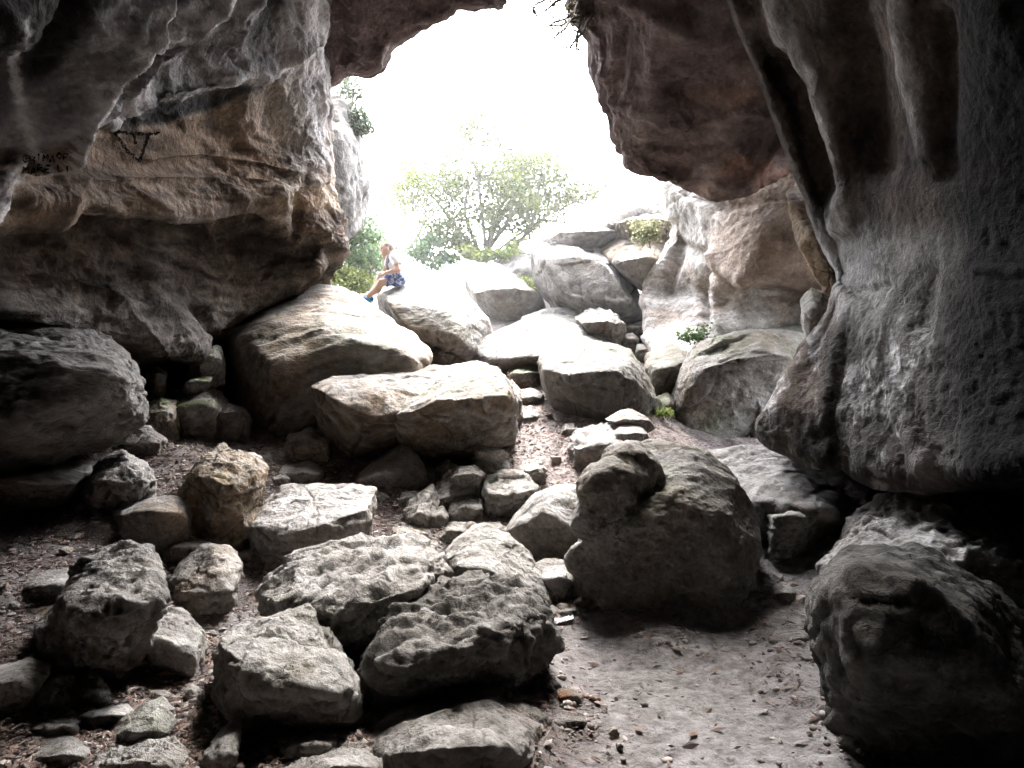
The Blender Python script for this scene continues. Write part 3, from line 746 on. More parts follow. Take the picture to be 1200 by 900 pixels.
# ---- graffiti on the left wall, laid on the rock itself
lw_ob, lw_V, lw_F, lw_N = CAVE['brown and grey overhanging left wall of the cave with ridged ledges']
_bvh = BVHTree.FromPolygons([tuple(v) for v in lw_V], [tuple(int(i) for i in f) for f in lw_F])
M_PAINT = simple_material('black_soot_paint', (.010, .008, .007), var=.5, rough=1.0, scale=40)
def stroke_mesh(strokes, width, name, lift=.012):
    Vs, Fs = [], []
    for st in strokes:
        pts = []
        for (x0, y0), (x1, y1) in zip(st[:-1], st[1:]):
            k = max(2, int(np.hypot(x1-x0, y1-y0)/1.2))
            for t in np.linspace(0, 1, k, endpoint=False): pts.append((x0+(x1-x0)*t, y0+(y1-y0)*t))
        pts.append(st[-1])
        pts = np.array(pts); tan = np.gradient(pts, axis=0); tan /= np.linalg.norm(tan, axis=1)[:, None]+1e-9
        nor = np.stack([-tan[:, 1], tan[:, 0]], 1)
        base = len(Vs); nn = 4
        for i, (p, q) in enumerate(zip(pts, nor)):
            wd = width*(.75+.3*math.sin(i*.9)+.4*random.random())
            for s in np.linspace(-.5, .5, nn):
                x, y = p+q*wd*s
                dirv = Vector(P(x, y, 10.))-Vector((0, 0, CAM_H)); dirv.normalize()
                loc, nrm, idx, dist = _bvh.ray_cast(Vector((0, 0, CAM_H)), dirv)
                if loc is None: loc = Vector(P(x, y, 6.5))
                Vs.append(np.array(loc-dirv*lift))
        for i in range(len(pts)-1):
            for j in range(nn-1):
                if random.random() < .12: continue
                a = base+i*nn+j; Fs.append((a, a+1, a+nn+1, a+nn))
    o = mesh_np(name, np.array(Vs), Fs, M_PAINT, parent=lw_ob)
    return o
stroke_mesh([[(134,155),(141,165),(150,178),(158,184),(164,190)], [(164,188),(168,176),(174,158)], [(136,154),(150,156),(165,157),(178,157),(188,155)], [(157,157),(158,163),(159,169)]], 4.0, 'painted_triangle_sign', .03)
def letters(x, y, h, w, txt, slope=-.04):
    g = {'A': [[(0,1),(.5,0),(1,1)],[(.2,.65),(.8,.65)]], 'G': [[(1,.15),(.4,0),(0,.5),(.4,1),(1,.85),(1,.5),(.6,.5)]], 'H': [[(0,0),(0,1)],[(1,0),(1,1)],[(0,.5),(1,.5)]],
         'I': [[(.5,0),(.5,1)]], 'M': [[(0,1),(.1,0),(.5,.6),(.9,0),(1,1)]], 'O': [[(.5,0),(0,.5),(.5,1),(1,.5),(.5,0)]], 'F': [[(1,0),(0,0),(0,1)],[(0,.5),(.7,.5)]],
         'R': [[(0,1),(0,0),(.8,.1),(.8,.4),(0,.55),(1,1)]], 'E': [[(1,0),(0,0),(0,1),(1,1)],[(0,.5),(.7,.5)]], 'L': [[(0,0),(0,1),(1,1)]], 'T': [[(0,0),(1,0)],[(.5,0),(.5,1)]]}
    out = []
    for i, ch in enumerate(txt):
        for st in g.get(ch, []): out.append([(x+i*w*1.3+a*w, y+b*h+slope*(i*w*1.3)+2*math.sin(i*2.1)) for a, b in st])
    return out
stroke_mesh(letters(26, 182, 8, 6.2, 'GHIMAOF')+letters(27, 195, 8.5, 6.6, 'MARE')+letters(68, 193, 8, 6, 'LI'), 2.0, 'painted_lettering', .025)
# ------------------------------------------------------------------ boulders; outlines are listed in picture pixels, then stood on the ground
GB = 'boulders on the cave floor'; GS = 'loose stones among the boulders'; GO = 'boulders out in the daylight'; GW = 'rock masses of the right wall'
L = dict(warm=.2, pale=.35, dark=.3, dust=.3, rust=.06)

# left side
rock('slab_left', 'huge rounded layered boulder overhanging at the left edge, pitted at its right end',
     [(-190,372),(-60,352),(0,360),(50,383),(105,388),(142,412),(167,446),(165,480),(152,510),(105,533),(45,550),(-60,566),(-190,570)], d=6.3, T=2.4,
     ridge=[(0,410,.7),(60,425,.9),(115,430,.9),(150,450,.7),(60,490,1.),(-60,480,1.)], zdown=0, style='strata', strata_dir=(.12,.1,1), amp=.9, pits=.7, warm=.3, pale=.25, dark=.6, dust=.1, rust=.15, tone=.8, mat=M_STRATA, group=GB)
rock('slab_left_base', 'dark lower ledge under the huge boulder at the left edge',
     [(-190,540),(-60,545),(60,540),(120,540),(100,560),(60,582),(0,592),(-190,600)], d=6.5, T=1.8, style='strata', amp=.6, warm=.25, pale=.1, dark=.6, dust=0, group=GB)
rock('pit_stone', 'small pale stone riddled with holes beside the huge left boulder',
     [(92,588),(105,560),(120,540),(145,528),(166,540),(183,563),(176,585),(150,597),(120,606),(98,604)], T=.6, style='rough', pits=1.5, pale=.6, warm=.1, dark=.35, group=GB)
rock('pit_knob', 'thin pitted knob of pale rock at the foot of the left wall boulder',
     [(138,520),(155,500),(175,500),(194,515),(185,528),(168,536),(145,535)], T=.5, style='rough', pits=1.4, pale=.6, warm=.1, group=GB)
rock('brown_low', 'low brown-grey boulder tucked left of the golden upright boulder',
     [(128,605),(150,588),(205,580),(225,590),(222,625),(195,642),(150,640),(130,628)], T=.7, style='smooth', k=.3, warm=.35, pale=.15, dark=.3, dust=.2)
rock('golden', 'upright golden-brown boulder with a pale pointed crown',
     [(204,612),(214,575),(238,537),(262,521),(290,528),(314,546),(310,570),(300,605),(277,642),(255,646),(222,634)], T=.95,
     ridge=[(232,560,.6),(262,566,1),(296,572,.9),(250,605,1.)], style='craggy', warm=.8, rust=.12, pale=.4, dark=.25, dust=.35, moss=.2)
rock('behind_golden', 'dark low stone in the shadow under the golden boulder',
     [(178,640),(200,622),(235,632),(262,640),(268,660),(240,672),(195,670)], T=.5, style='smooth', warm=.2, pale=.1, dark=.5, dust=.1, group=GB)
rock('flat_top', 'flat-topped pale slab boulder with a dark undercut front face',
     [(289,642),(298,592),(320,574),(400,570),(441,572),(441,592),(428,625),(425,640),(390,652),(330,660),(295,656)], T=1.0,
     ridge=[(297,616,.7),(330,628,1),(372,618,1.),(424,606,.8)], style='craggy', amp=.7, warm=.15, pale=.4, dark=.25, dust=.6, group=GB)
rock('dark_chip', 'small angular brown stone at the corner of the flat-topped slab', [(318,560),(333,554),(342,562),(336,572),(322,572)], T=.25, group=GS, **L)

# the mossy rocks in the left gap, most toned up to replace missing light
rock('gap_back', 'grey-green wedge of rock leaning in the gap below the left wall', [(221,432),(238,410),(256,404),(262,418),(263,432),(240,438)], d=9.3, T=.9, tone=2.0, moss=.5, warm=.1, dust=.2, group=GB)
rock('gap_pebble', 'small rounded stone lying in the gap beside the left wall', [(171,437),(184,429),(196,436),(194,446),(180,450)], d=8.9, T=.3, style='smooth', group=GS, moss=.2, tone=1.5, **L)
rock('gap_tongue', 'mossy tongue-shaped rock above the dark hollow on the left', [(213,452),(232,440),(252,437),(250,447),(235,456),(216,460)], d=9.0, T=.8, tone=2.0, zdown=.1, style='smooth', moss=.8, warm=.3, dust=.1, group=GB)
rock('gap_moss', 'green mossy rounded rock at the mouth of the left hollow', [(166,494),(172,474),(188,464),(206,470),(204,486),(209,499),(194,508),(176,503)], d=8.4, T=.7, tone=2.0, style='craggy', moss=.9, warm=.4, dust=.1, group=GB)
rock('gap_dark', 'dark block with a mossy top edge in the left hollow', [(188,478),(205,460),(236,452),(258,458),(266,476),(260,504),(228,511),(196,507)], d=8.75, T=.9, tone=1.3, k=.42, style='craggy', moss=.5, warm=.3, dark=.5, pale=.05, dust=0, group=GB)
rock('gap_pillar', 'dark squared pillar of rock in the left hollow', [(246,486),(262,472),(282,478),(294,492),(288,510),(266,515),(250,510)], d=8.7, T=.9, tone=.8, k=.25, style='craggy', dark=.6, pale=.05, dust=0, warm=.2, group=GB)

# the big central rocks
rock('leaning', 'massive tan boulder leaning from the left wall towards the light',
     [(258,402),(266,385),(300,366),(335,342),(375,332),(415,345),(460,378),(505,412),(500,440),(440,470),(372,490),(360,512),(322,520),(292,498),(272,458)], d=9.9, T=3.2, under=-.14, tone=.75, extra=[(400,352,2.6),(440,374,2.6),(480,402,2.4),(420,420,3.0)],
     ridge=[(290,400,.55),(330,372,.2),(380,378,.5),(435,405,.75),(480,425,.8),(330,440,1),(380,450,1.),(330,490,.8)], style='strata', strata_dir=(-.5,.25,1), amp=.6, warm=.3, rust=.06, pale=.5, dark=.3, dust=.25, moss=.25, zdown=.3, mat=M_STRATA, group=GB)
rock('leaning_knob', 'dark rounded shoulder of rock wedged above the tan leaning boulder', [(258,404),(264,380),(285,364),(318,368),(324,385),(305,392),(288,425),(268,430)], d=10.5, T=1.0, zdown=0, style='rough', dark=.45, pale=.15, warm=.3, dust=0, group=GB)
rock('table_left', 'long white-topped table rock with a tan broken end on its left',
     [(359,452),(380,436),(440,430),(510,428),(570,430),(575,470),(505,505),(468,512),(430,524),(408,549),(380,532),(369,487)], d=8.8, T=2.4, under=.0, cuts=1,
     ridge=[(374,456,.85),(400,474,1),(440,490,1.),(480,484,.9),(540,470,.6)], style='craggy', amp=.6, tone=.72, warm=.4, pale=.6, dark=.3, dust=.3, zdown=0, group=GB)
rock('table_right', 'white-topped block with a mossy tan front face in the middle of the cave',
     [(462,494),(468,470),(500,440),(545,428),(582,430),(599,452),(607,478),(603,518),(570,532),(535,541),(500,539),(472,528)], d=8.4, T=2.0, under=.12, cuts=1,
     ridge=[(467,484,.9),(505,469,1),(545,474,1.),(592,464,1.)], style='craggy', amp=.6, tone=.72, warm=.45, pale=.6, dark=.3, dust=.3, moss=.4, zdown=0, group=GB)
rock('table_foot', 'dark supporting stone in the shade below the white table rock', [(395,520),(430,508),(470,512),(480,540),(440,565),(400,562)], d=9.0, T=1.0, style='craggy', dark=.4, pale=.1, dust=0, group=GB)
rock('under_left', 'squat grey boulder left of the white table rock', [(331,532),(339,510),(364,502),(386,507),(392,530),(372,543),(340,544)], T=.55, k=.5, style='craggy', amp=.7, warm=.3, pale=.4, dark=.3, dust=.3, group=GB)
rock('slanted_low', 'low slanted pale stone half under the white table rock', [(408,566),(440,537),(466,520),(482,525),(504,550),(506,566),(470,574),(430,572)], T=.8, k=.7, style='smooth', warm=.1, pale=.4, dust=.5, moss=.1, group=GB)
rock('sunk_slab', 'flat half-buried slab in front of the squat grey boulder', [(322,560),(330,546),(365,540),(380,550),(372,566),(345,572)], T=.5, style='smooth', warm=.3, pale=.2, dust=.5, group=GB)

# rubble heap in the middle
R = dict(warm=.15, pale=.45, dark=.3, dust=.4, rust=.05, moss=.12)
rock('rub_round', 'mossy-topped rounded stone under the right end of the table rock', [(510,562),(510,545),(524,538),(538,546),(536,565)], T=.4, k=.5, group=GS, **dict(R, moss=.6))
rock('rub_cap', 'pale wedge stone topmost of the rubble heap', [(548,538),(555,522),(570,520),(592,530),(590,540),(565,546)], T=.5, group=GS, **R)
rock('rub_mid', 'pale broken stone just below the top of the rubble heap', [(553,558),(556,540),(580,533),(598,542),(596,556),(570,562)], T=.5, group=GS, **R)
rock('rub_block', 'square stone with a bright sloping top and black front in the rubble heap', [(566,580),(568,562),(590,552),(612,555),(630,572),(622,588),(600,602),(588,610),(572,602)], T=.6, k=.5, ridge=[(570,580,.9),(592,590,1),(624,575,.8)], group=GS, **R)
rock('rub_chip', 'angular tilted stone right of the rubble heap on the trail', [(604,552),(618,540),(632,538),(643,556),(638,566),(625,570),(610,562)], T=.4, group=GS, **R)
rock('rub_long', 'long dark-sided stone with a bright ridge in the rubble heap', [(507,590),(512,568),(530,552),(552,548),(566,565),(565,580),(540,592),(515,600)], T=.6, ridge=[(515,585,.9),(540,576,1),(560,570,.8)], group=GS, **R)
rock('rub_slant', 'slanting bright slab leaning at the left of the rubble heap', [(472,608),(480,590),(505,568),(515,580),(510,605),(500,622),(476,618)], T=.5, k=.65, group=GS, **R)
rock('rub_holed', 'small dark stone with hollows in the rubble heap', [(522,606),(532,585),(555,580),(568,588),(566,606),(545,614),(528,614)], T=.4, style='rough', pits=1., group=GS, **dict(R, pale=.2, dark=.5))
rock('rub_left', 'small dark-fronted stone left of the slanting slab', [(466,590),(470,576),(488,574),(496,582),(486,594),(470,598)], T=.35, group=GS, **R)
rock('rub_flat', 'flat grey-green stone above the oval grey boulder', [(513,636),(518,622),(532,612),(550,614),(548,626),(530,638)], T=.4, group=GS, **R)
rock('rub_brown', 'brown flat stone at the left foot of the rubble heap', [(455,632),(458,618),(478,612),(504,616),(505,630),(480,637)], T=.4, group=GS, **dict(R, warm=.5))
rock('rub_top', 'flat pale flake lying across the top of the rubble heap', [(556,530),(566,522),(588,526),(597,534),(580,540),(560,538)], T=.3, d=7.6, zdown=0, group=GS, **R)
rock('rub_peak', 'angular pale stone leaning against the long dark-sided stone', [(528,562),(538,548),(556,545),(568,556),(560,570),(540,572)], T=.4, d=7.2, zdown=0, group=GS, **R)
rock('rub_split', 'split grey stone between the slanting slab and the holed stone', [(498,612),(506,596),(520,594),(526,606),(518,620),(502,622)], T=.3, group=GS, **dict(R, dark=.45))
rock('rub_edge', 'thin pale stone standing on edge at the right of the rubble heap', [(606,590),(612,574),(624,570),(630,580),(622,594)], T=.3, group=GS, **R)
rock('rub_mossy', 'small mossy stone on the left slope of the rubble heap', [(488,560),(496,548),(510,548),(514,560),(502,568)], T=.3, group=GS, **dict(R, moss=.6))
rock('rub_low', 'low broken stone at the right foot of the rubble heap', [(578,628),(588,616),(604,614),(612,624),(598,634)], T=.3, group=GS, **R)
rock('rub_small', 'palm-sized stone on the soil below the brown flat stone', [(499,640),(505,634),(514,635),(514,642),(504,645)], T=.12, lvl=5, group=GS, **R)
rock('rub_under', 'broken stone in the shadow between the rubble heap and the oval boulder', [(560,624),(566,613),(585,612),(594,622),(580,632),(566,630)], T=.3, group=GS, **dict(R, dark=.5))
rock('dome', 'dome-shaped boulder with a pale top and cracked dark front beside the great boulder',
     [(589,632),(600,606),(624,582),(652,568),(678,568),(690,600),(680,640),(660,660),(622,651)], T=.9, ridge=[(604,615,.9),(632,597,1),(672,622,.9)], style='smooth', amp=1.3, warm=.25, pale=.25, dark=.35, dust=.6, group=GB)
rock('oval', 'oval grey boulder tilted down to the right with fine cracks',
     [(516,665),(523,641),(552,615),(576,614),(610,640),(640,676),(653,708),(645,727),(618,716),(560,690),(530,682)], T=.8, k=.5, ridge=[(535,665,.8),(575,668,1),(620,705,.9)], style='smooth', amp=1.3, warm=.2, pale=.35, dark=.3, dust=.4, moss=.08, group=GB)
rock('dark_slant', 'dark slanted stone wedged between the oval boulder and the great boulder', [(622,664),(640,655),(664,656),(676,680),(672,704),(652,710),(634,690)], T=.45, style='smooth', amp=1.2, dark=.4, pale=.15, warm=.1, dust=.3, group=GS)
rock('stub_a', 'small smooth stone at the left foot of the great boulder', [(672,706),(678,694),(690,700),(694,716),(682,718)], T=.2, style='smooth', group=GS, dark=.3, pale=.1, warm=.1)
rock('stub_b', 'low grey stone beside the scrap of white paper', [(652,720),(660,710),(676,709),(682,718),(668,726)], T=.25, style='smooth', group=GS, dark=.3, pale=.1, warm=.1)

# foreground boulders
rock('mottled', 'broad rough mottled slab boulder behind the squarish boulder',
     [(298,688),(315,668),(345,650),(385,637),(440,630),(500,632),(526,668),(505,695),(446,722),(425,765),(402,782),(385,760),(345,720),(312,716)], T=1.1,
     ridge=[(322,700,.7),(360,712,.9),(395,735,1),(440,712,1.),(490,688,.8)], style='strata', strata_dir=(-.6,.3,1), under=.05, amp=1.5, warm=.15, pale=.4, dark=.35, dust=.35, rust=.1, group=GB)
rock('wrinkled', 'large dark wrinkled boulder in the middle foreground',
     [(428,775),(442,748),(472,706),(498,688),(548,676),(600,685),(632,706),(646,738),(642,762),(604,788),(535,808),(445,828),(432,805)], T=1.0,
     ridge=[(440,775,.8),(480,782,1),(540,768,1.),(600,742,.9),(634,728,.6)], style='rough', amp=1.5, under=.05, warm=.0, pale=.2, dark=.45, dust=.1, tone=.62, group=GB)
rock('blocky', 'squarish pale boulder with a sharp-edged sloping top in the left foreground',
     [(251,800),(254,748),(288,730),(345,719),(366,713),(382,742),(402,772),(421,802),(416,836),(350,852),(272,850)], T=.8, p=26,
     ridge=[(258,762,.8),(297,802,1),(345,808,1.),(392,812,1),(416,806,.8)], style='craggy', under=.05, cuts=1, amp=1., warm=.15, pale=.4, dark=.25, dust=.4, moss=.12, group=GB)
rock('low_flat', 'low dark ridged rock half sunk in the floor at the bottom centre',
     [(428,862),(455,838),(500,822),(580,808),(622,830),(646,852),(640,872),(600,884),(530,905),(440,905)], T=.9, k=.7, style='rough', amp=.8, warm=.05, pale=.2, dark=.4, dust=.2, tone=.7, group=GB)
rock('pale_crag', 'pale craggy boulder with a dark underside at the left',
     [(38,750),(60,712),(85,680),(100,655),(150,633),(176,645),(194,672),(192,702),(172,742),(125,778),(60,785)], T=1.0,
     ridge=[(78,712,.9),(110,728,1),(150,722,1.),(184,695,.8)], style='rough', amp=1., pits=1., under=.1, warm=.1, pale=.5, dark=.3, dust=.35, group=GB)
rock('warm_round', 'rounded cream-coloured boulder right of the pale craggy one',
     [(199,682),(214,656),(244,638),(266,640),(284,660),(276,690),(252,716),(230,722),(210,706)], T=.6, k=.6, style='craggy', amp=.9, warm=.45, pale=.45, dark=.15, dust=.35, moss=.06, group=GB)
rock('holed', 'small boulder with a black front and a white pitted cap',
     [(154,766),(168,727),(200,710),(216,715),(239,741),(236,770),(216,788),(182,797),(160,786)], T=.6, ridge=[(168,748,.9),(198,752,1),(226,764,.9)], style='rough', pits=1., amp=.8, warm=.1, pale=.5, dark=.35, dust=.3, moss=.15, group=GB)
rock('flat_pale', 'flat pale slab lying on the soil at the left edge', [(22,688),(42,672),(86,665),(78,694),(46,706),(26,703)], T=.5, k=.55, style='smooth', warm=.35, pale=.35, dust=.5, group=GS, dark=.2)
rock('nub_a', 'small dark wedge stone at the far left', [(6,712),(14,702),(24,706),(24,715),(12,718)], T=.15, lvl=5, group=GS, **L)
rock('nub_b', 'small pale stone near the left edge below the flat slab', [(0,736),(2,729),(14,728),(18,736),(6,741)], T=.15, lvl=5, group=GS, **L)
B = dict(warm=.1, pale=.3, dark=.35, dust=.4, rust=.05)
rock('bl_slab', 'humped slab at the left edge of the bottom corner', [(-40,812),(-20,785),(10,778),(36,772),(62,780),(52,800),(30,818),(0,840)], T=.26, zdown=.06, k=.4, style='smooth', group=GS, **B)
rock('bl_fan', 'fan-shaped pale stone in the bottom left corner', [(17,812),(42,792),(86,794),(82,826),(52,839),(32,832)], T=.26, zdown=.06, k=.75, group=GS, **B)
rock('bl_tri', 'pointed triangular stone with a mossy left side in the bottom left corner', [(82,828),(98,786),(114,788),(133,820),(122,831),(98,836)], T=.26, zdown=.06, k=.6, group=GS, **dict(B, moss=.35))
rock('bl_lens', 'thin lens-shaped grey stone in the bottom left corner', [(84,846),(102,832),(150,824),(162,838),(140,850),(104,860)], T=.26, zdown=.06, k=.4, style='smooth', group=GS, **B)
rock('bl_moss', 'mossy green-grey split boulder in the bottom left corner', [(120,868),(148,836),(190,817),(207,836),(196,858),(152,876),(128,880)], T=.26, zdown=.06, k=.65, style='strata', strata_dir=(-.8,.2,1), group=GS, **dict(B, moss=.45))
rock('bl_drop', 'smooth drop-shaped stone at the bottom left', [(28,888),(45,868),(75,862),(110,872),(108,890),(70,905),(35,905)], T=.26, zdown=.06, k=.55, style='smooth', group=GS, **B)
rock('bl_bone', 'pale knobbly stone with a round hole at the bottom edge', [(98,895),(132,878),(160,872),(204,864),(219,880),(222,905),(160,915),(100,910)], T=.26, zdown=.06, k=.6, style='rough', pits=1.2, group=GS, **dict(B, pale=.6))
rock('bl_gap', 'dark stone in the shadow between the corner stones', [(30,850),(60,838),(95,842),(95,862),(60,872),(34,868)], T=.26, zdown=.06, group=GS, **dict(B, dark=.6, pale=.1))
rock('blade', 'blade-like slanting stone under the squarish boulder', [(230,902),(250,868),(268,848),(284,845),(274,880),(250,910)], T=.3, k=.6, style='strata', group=GS, **B)
rock('bc_back', 'curved dark flake behind the bottom edge stone', [(318,888),(345,868),(378,853),(404,857),(392,876),(350,894)], T=.4, k=.5, style='smooth', group=GS, **dict(B, dark=.5))
rock('bc_front', 'dark knobbly stone at the bottom edge left of centre', [(325,905),(352,882),(395,868),(432,870),(452,888),(462,915),(330,920)], T=.5, k=.6, style='rough', pits=.6, group=GS, **dict(B, dark=.45, pale=.2))
rock('bc_tip', 'small rounded stone between the squarish and the wrinkled boulder', [(405,850),(415,835),(430,838),(434,852),(420,860)], T=.25, group=GS, **B)

# the great boulder and the rocks round it
rock('great', 'great two-humped boulder with a dark hollow front standing beside the sandy floor',
     [(666,686),(676,640),(682,600),(690,562),(712,530),(742,516),(790,506),(832,520),(868,554),(897,595),(906,640),(896,690),(884,724),(780,722),(700,710),(674,700)], T=1.6, under=-.14, front=.30,
     ridge=[(680,660,.8),(712,622,1.),(758,585,1.),(812,572,1),(858,608,1.),(890,668,.85)], bumps=[(714,574,5.18,.215,.14),(738,553,5.3,.225,.14),(700,608,5.2,.17,.14),(692,655,5.25,.16,.2)],
     style='rough', p=14, amp=.62, cuts=2, pits=.15, warm=.35, pale=.4, dark=.35, dust=.3, moss=.3, rust=.05, lvl=8, group=GB)
rock('great_seam', 'narrow stone squeezed against the left flank of the great boulder', [(674,600),(680,565),(692,570),(698,610),(692,640),(680,636)], d=6.0, T=.4, style='smooth', warm=.4, group=GS)
rock('back_pale', 'pale flat slab behind the great boulder by the trail', [(662,525),(668,512),(690,500),(752,497),(765,520),(740,540),(690,548),(670,540)], d=8.4, T=1.2, k=.5, style='craggy', warm=.2, pale=.6, dust=.5, dark=.15, group=GB)
rock('back_wedge', 'wedge-shaped tan stone propped on the slab behind the great boulder', [(707,491),(722,482),(740,479),(757,488),(769,502),(760,508),(730,500)], d=8.6, T=.6, zdown=0, style='smooth', warm=.5, pale=.5, group=GS)
rock('back_round', 'pale rounded stone between the wedge stone and the great boulder', [(716,508),(728,498),(748,498),(762,510),(745,520),(722,518)], d=8.2, T=.5, style='smooth', warm=.2, pale=.6, group=GS)
rock('trail_dark', 'small dark pointed stone on the trail', [(657,512),(662,498),(672,496),(680,506),(674,516)], T=.3, style='craggy', dark=.6, pale=.05, warm=.3, group=GS)
rock('right_slab', 'pale sloping slab under the right buttress', [(830,530),(872,520),(905,524),(955,545),(1006,568),(1036,596),(1000,622),(950,618),(910,628),(885,590)], d=7.0, T=2.2, k=.75, style='craggy', amp=.6, warm=.05, pale=.45, dark=.25, dust=.5, group=GB)
rock('right_slab_b', 'broken grey step of rock below the sloping slab', [(896,602),(920,588),(965,592),(968,612),(935,626),(905,626)], d=6.3, T=.8, style='craggy', warm=.05, pale=.35, dark=.35, dust=.4, group=GB)
rock('cobble', 'rounded dark cobble right of the great boulder', [(901,700),(905,686),(920,683),(934,692),(932,706),(912,711)], T=.25, style='smooth', dark=.35, warm=.3, pale=.1, group=GS)
rock('cobble_b', 'small pale cobble behind the rounded dark cobble', [(897,690),(900,682),(912,680),(914,688),(904,694)], T=.12, lvl=5, style='smooth', group=GS, **L)
rock('cobble_c', 'tiny stone at the left of the rounded dark cobble', [(890,706),(893,698),(901,699),(902,708),(895,711)], T=.1, lvl=5, style='smooth', group=GS, **dict(L, dark=.5))
rock('floor_flat', 'bluish flat stone half buried in the sandy floor', [(893,748),(912,734),(945,728),(962,740),(955,754),(918,756)], T=.5, k=.7, style='smooth', amp=.6, warm=0, pale=.2, dark=.3, dust=.1, tone=.75, group=GS)
rock('floor_tiny', 'small dark stone half buried in the middle of the sandy floor', [(757,756),(768,747),(786,745),(794,751),(780,758)], T=.25, k=.7, style='smooth', amp=.6, dark=.5, pale=.1, warm=.1, group=GS)
rock('right_ledge', 'crumbling pale ledge of pitted rock behind the dark right boulder',
     [(955,662),(985,635),(1020,618),(1032,580),(1060,572),(1100,580),(1110,612),(1150,620),(1200,648),(1290,665),(1290,760),(1200,740),(1100,700),(1000,690)], d=5.3, T=1.6, k=.5, style='rough', pits=1.3, amp=.9, p=20, warm=.15, pale=.75, dark=.2, dust=.6, tone=1.5, group=GB)
rock('right_dark', 'big nearly black rounded boulder in the right foreground',
     [(949,742),(954,690),(968,665),(988,654),(1040,644),(1092,649),(1150,688),(1235,740),(1260,830),(1230,930),(1060,900),(990,858),(962,800)], d=3.6, T=1.7,
     ridge=[(968,700,.55),(990,676,.7),(1040,672,.85),(1095,685,.9),(1000,770,.9),(1080,780,1.05),(1180,800,1.)], style='rough', amp=.75, pits=.5, warm=.05, pale=.15, dark=.6, dust=.15, tone=.42, group=GB)
rock('right_dark_foot', 'low dark stone at the foot of the black right boulder', [(975,872),(990,852),(1015,860),(1020,878),(995,886)], T=.25, style='smooth', dark=.6, pale=.1, warm=.1, tone=.7, group=GS)
rock('broken_a', 'broken brown stone on the sandy floor', [(648,816),(652,806),(672,806),(686,816),(684,826),(662,830),(652,826)], T=.14, p=26, style='smooth', warm=.7, rust=.5, dark=.3, pale=.05, dust=0, tone=.7, group=GS)
rock('broken_b', 'dark ragged clod below the broken brown stone', [(644,852),(650,840),(672,836),(690,842),(684,852),(665,858)], T=.16, style='rough', dark=.7, pale=.05, warm=.1, tone=.6, group=GS)

# out in the daylight
D = dict(warm=.4, pale=.4, dark=.5, dust=.2, rust=.06, moss=.12, tone=.60)
rock('day_front', 'pale boulder with a tan broken front at the head of the trail',
     [(635,425),(640,415),(668,404),(705,402),(740,410),(757,440),(774,478),(768,496),(725,498),(690,496),(652,472),(637,450)], d=10.3, T=2.0,
     ridge=[(640,438,.8),(662,440,1),(690,436,1.),(735,436,.9),(690,480,.9)], style='craggy', amp=.5, group=GO, **dict(D, moss=.3))
rock('day_white', 'broad white sunlit slab above the head of the trail', [(553,402),(575,388),(610,372),(645,361),(690,364),(728,382),(724,402),(690,410),(650,418),(612,432),(570,428),(556,420)], d=13.0, T=3.2, k=.8, style='smooth', group=GO, **D)
rock('day_white_top', 'white block resting on the right end of the sunlit slab', [(674,372),(690,362),(716,364),(734,382),(728,398),(700,398)], d=13.2, T=1.3, style='craggy', zdown=0, group=GO, **D)
rock('day_mossfront', 'mossy shaded stone face below the white slab', [(592,455),(596,428),(620,420),(640,424),(640,450),(618,460)], d=12.0, T=1.2, style='craggy', group=GO, **dict(D, moss=.6))
rock('day_pebble_a', 'rounded pale stone at the left of the trail head', [(605,470),(607,458),(625,455),(638,462),(636,476),(618,480)], d=10.6, T=.5, style='smooth', group=GS, **D)
rock('day_pebble_b', 'pale broken stone beside the trail below the rounded one', [(600,490),(603,478),(622,476),(638,486),(636,500),(612,508)], d=10.0, T=.7, style='craggy', group=GS, **D)
rock('day_pebble_c', 'pale block at the right end of the table rock', [(596,470),(590,450),(600,445),(610,458),(612,490),(604,500)], d=9.6, T=.7, style='craggy', zdown=0, group=GS, **D)
rock('seat_rock', 'tall pale slanting boulder the man sits on',
     [(443,348),(450,332),(470,322),(490,313),(520,326),(552,350),(578,386),(560,398),(545,412),(510,408),(480,396),(455,378)], d=13.3, T=2.7, ridge=[(452,352,.9),(475,352,.8),(520,362,.8),(478,385,1.),(540,395,.9)], style='strata', strata_dir=(-.7,.3,1), amp=.5, group=GO, mat=M_STRATA, **D)
rock('seat_shelf', 'pale spur of rock running down to the right of the leaning boulder', [(470,410),(500,398),(535,402),(548,420),(540,440),(500,440)], d=13.2, T=1.6, style='craggy', group=GO, **D)
rock('tilt_slab', 'tilted white slab right of the seated man', [(540,322),(560,308),(580,308),(604,330),(640,358),(625,375),(592,382),(570,372),(552,348)], d=16.2, T=2.6, style='craggy', amp=.5, group=GO, **D)
rock('far_white', 'white weathered rock at the foot of the little tree', [(575,330),(584,302),(604,290),(628,300),(646,330),(640,358),(600,352)], d=17.8, T=2.2, style='craggy', group=GO, **D)
rock('overhang', 'large tan boulder with a dark undercut leaning over the opening',
     [(622,302),(640,284),(672,280),(706,284),(728,302),(750,338),(757,372),(735,381),(690,372),(650,352),(630,332)], d=15.0, T=2.6, ridge=[(632,305,.7),(670,300,.7),(710,312,.8),(740,355,.9),(700,365,.9),(655,340,.9)], style='craggy', amp=.5, group=GO, zdown=.2, **D)
rock('overhang_r', 'rounded tan block wedged between the large boulder and the right wall', [(704,292),(725,275),(760,268),(788,276),(792,325),(765,350),(742,330),(715,312)], d=14.6, T=2.4, style='craggy', amp=.5, group=GO, zdown=0, **D)
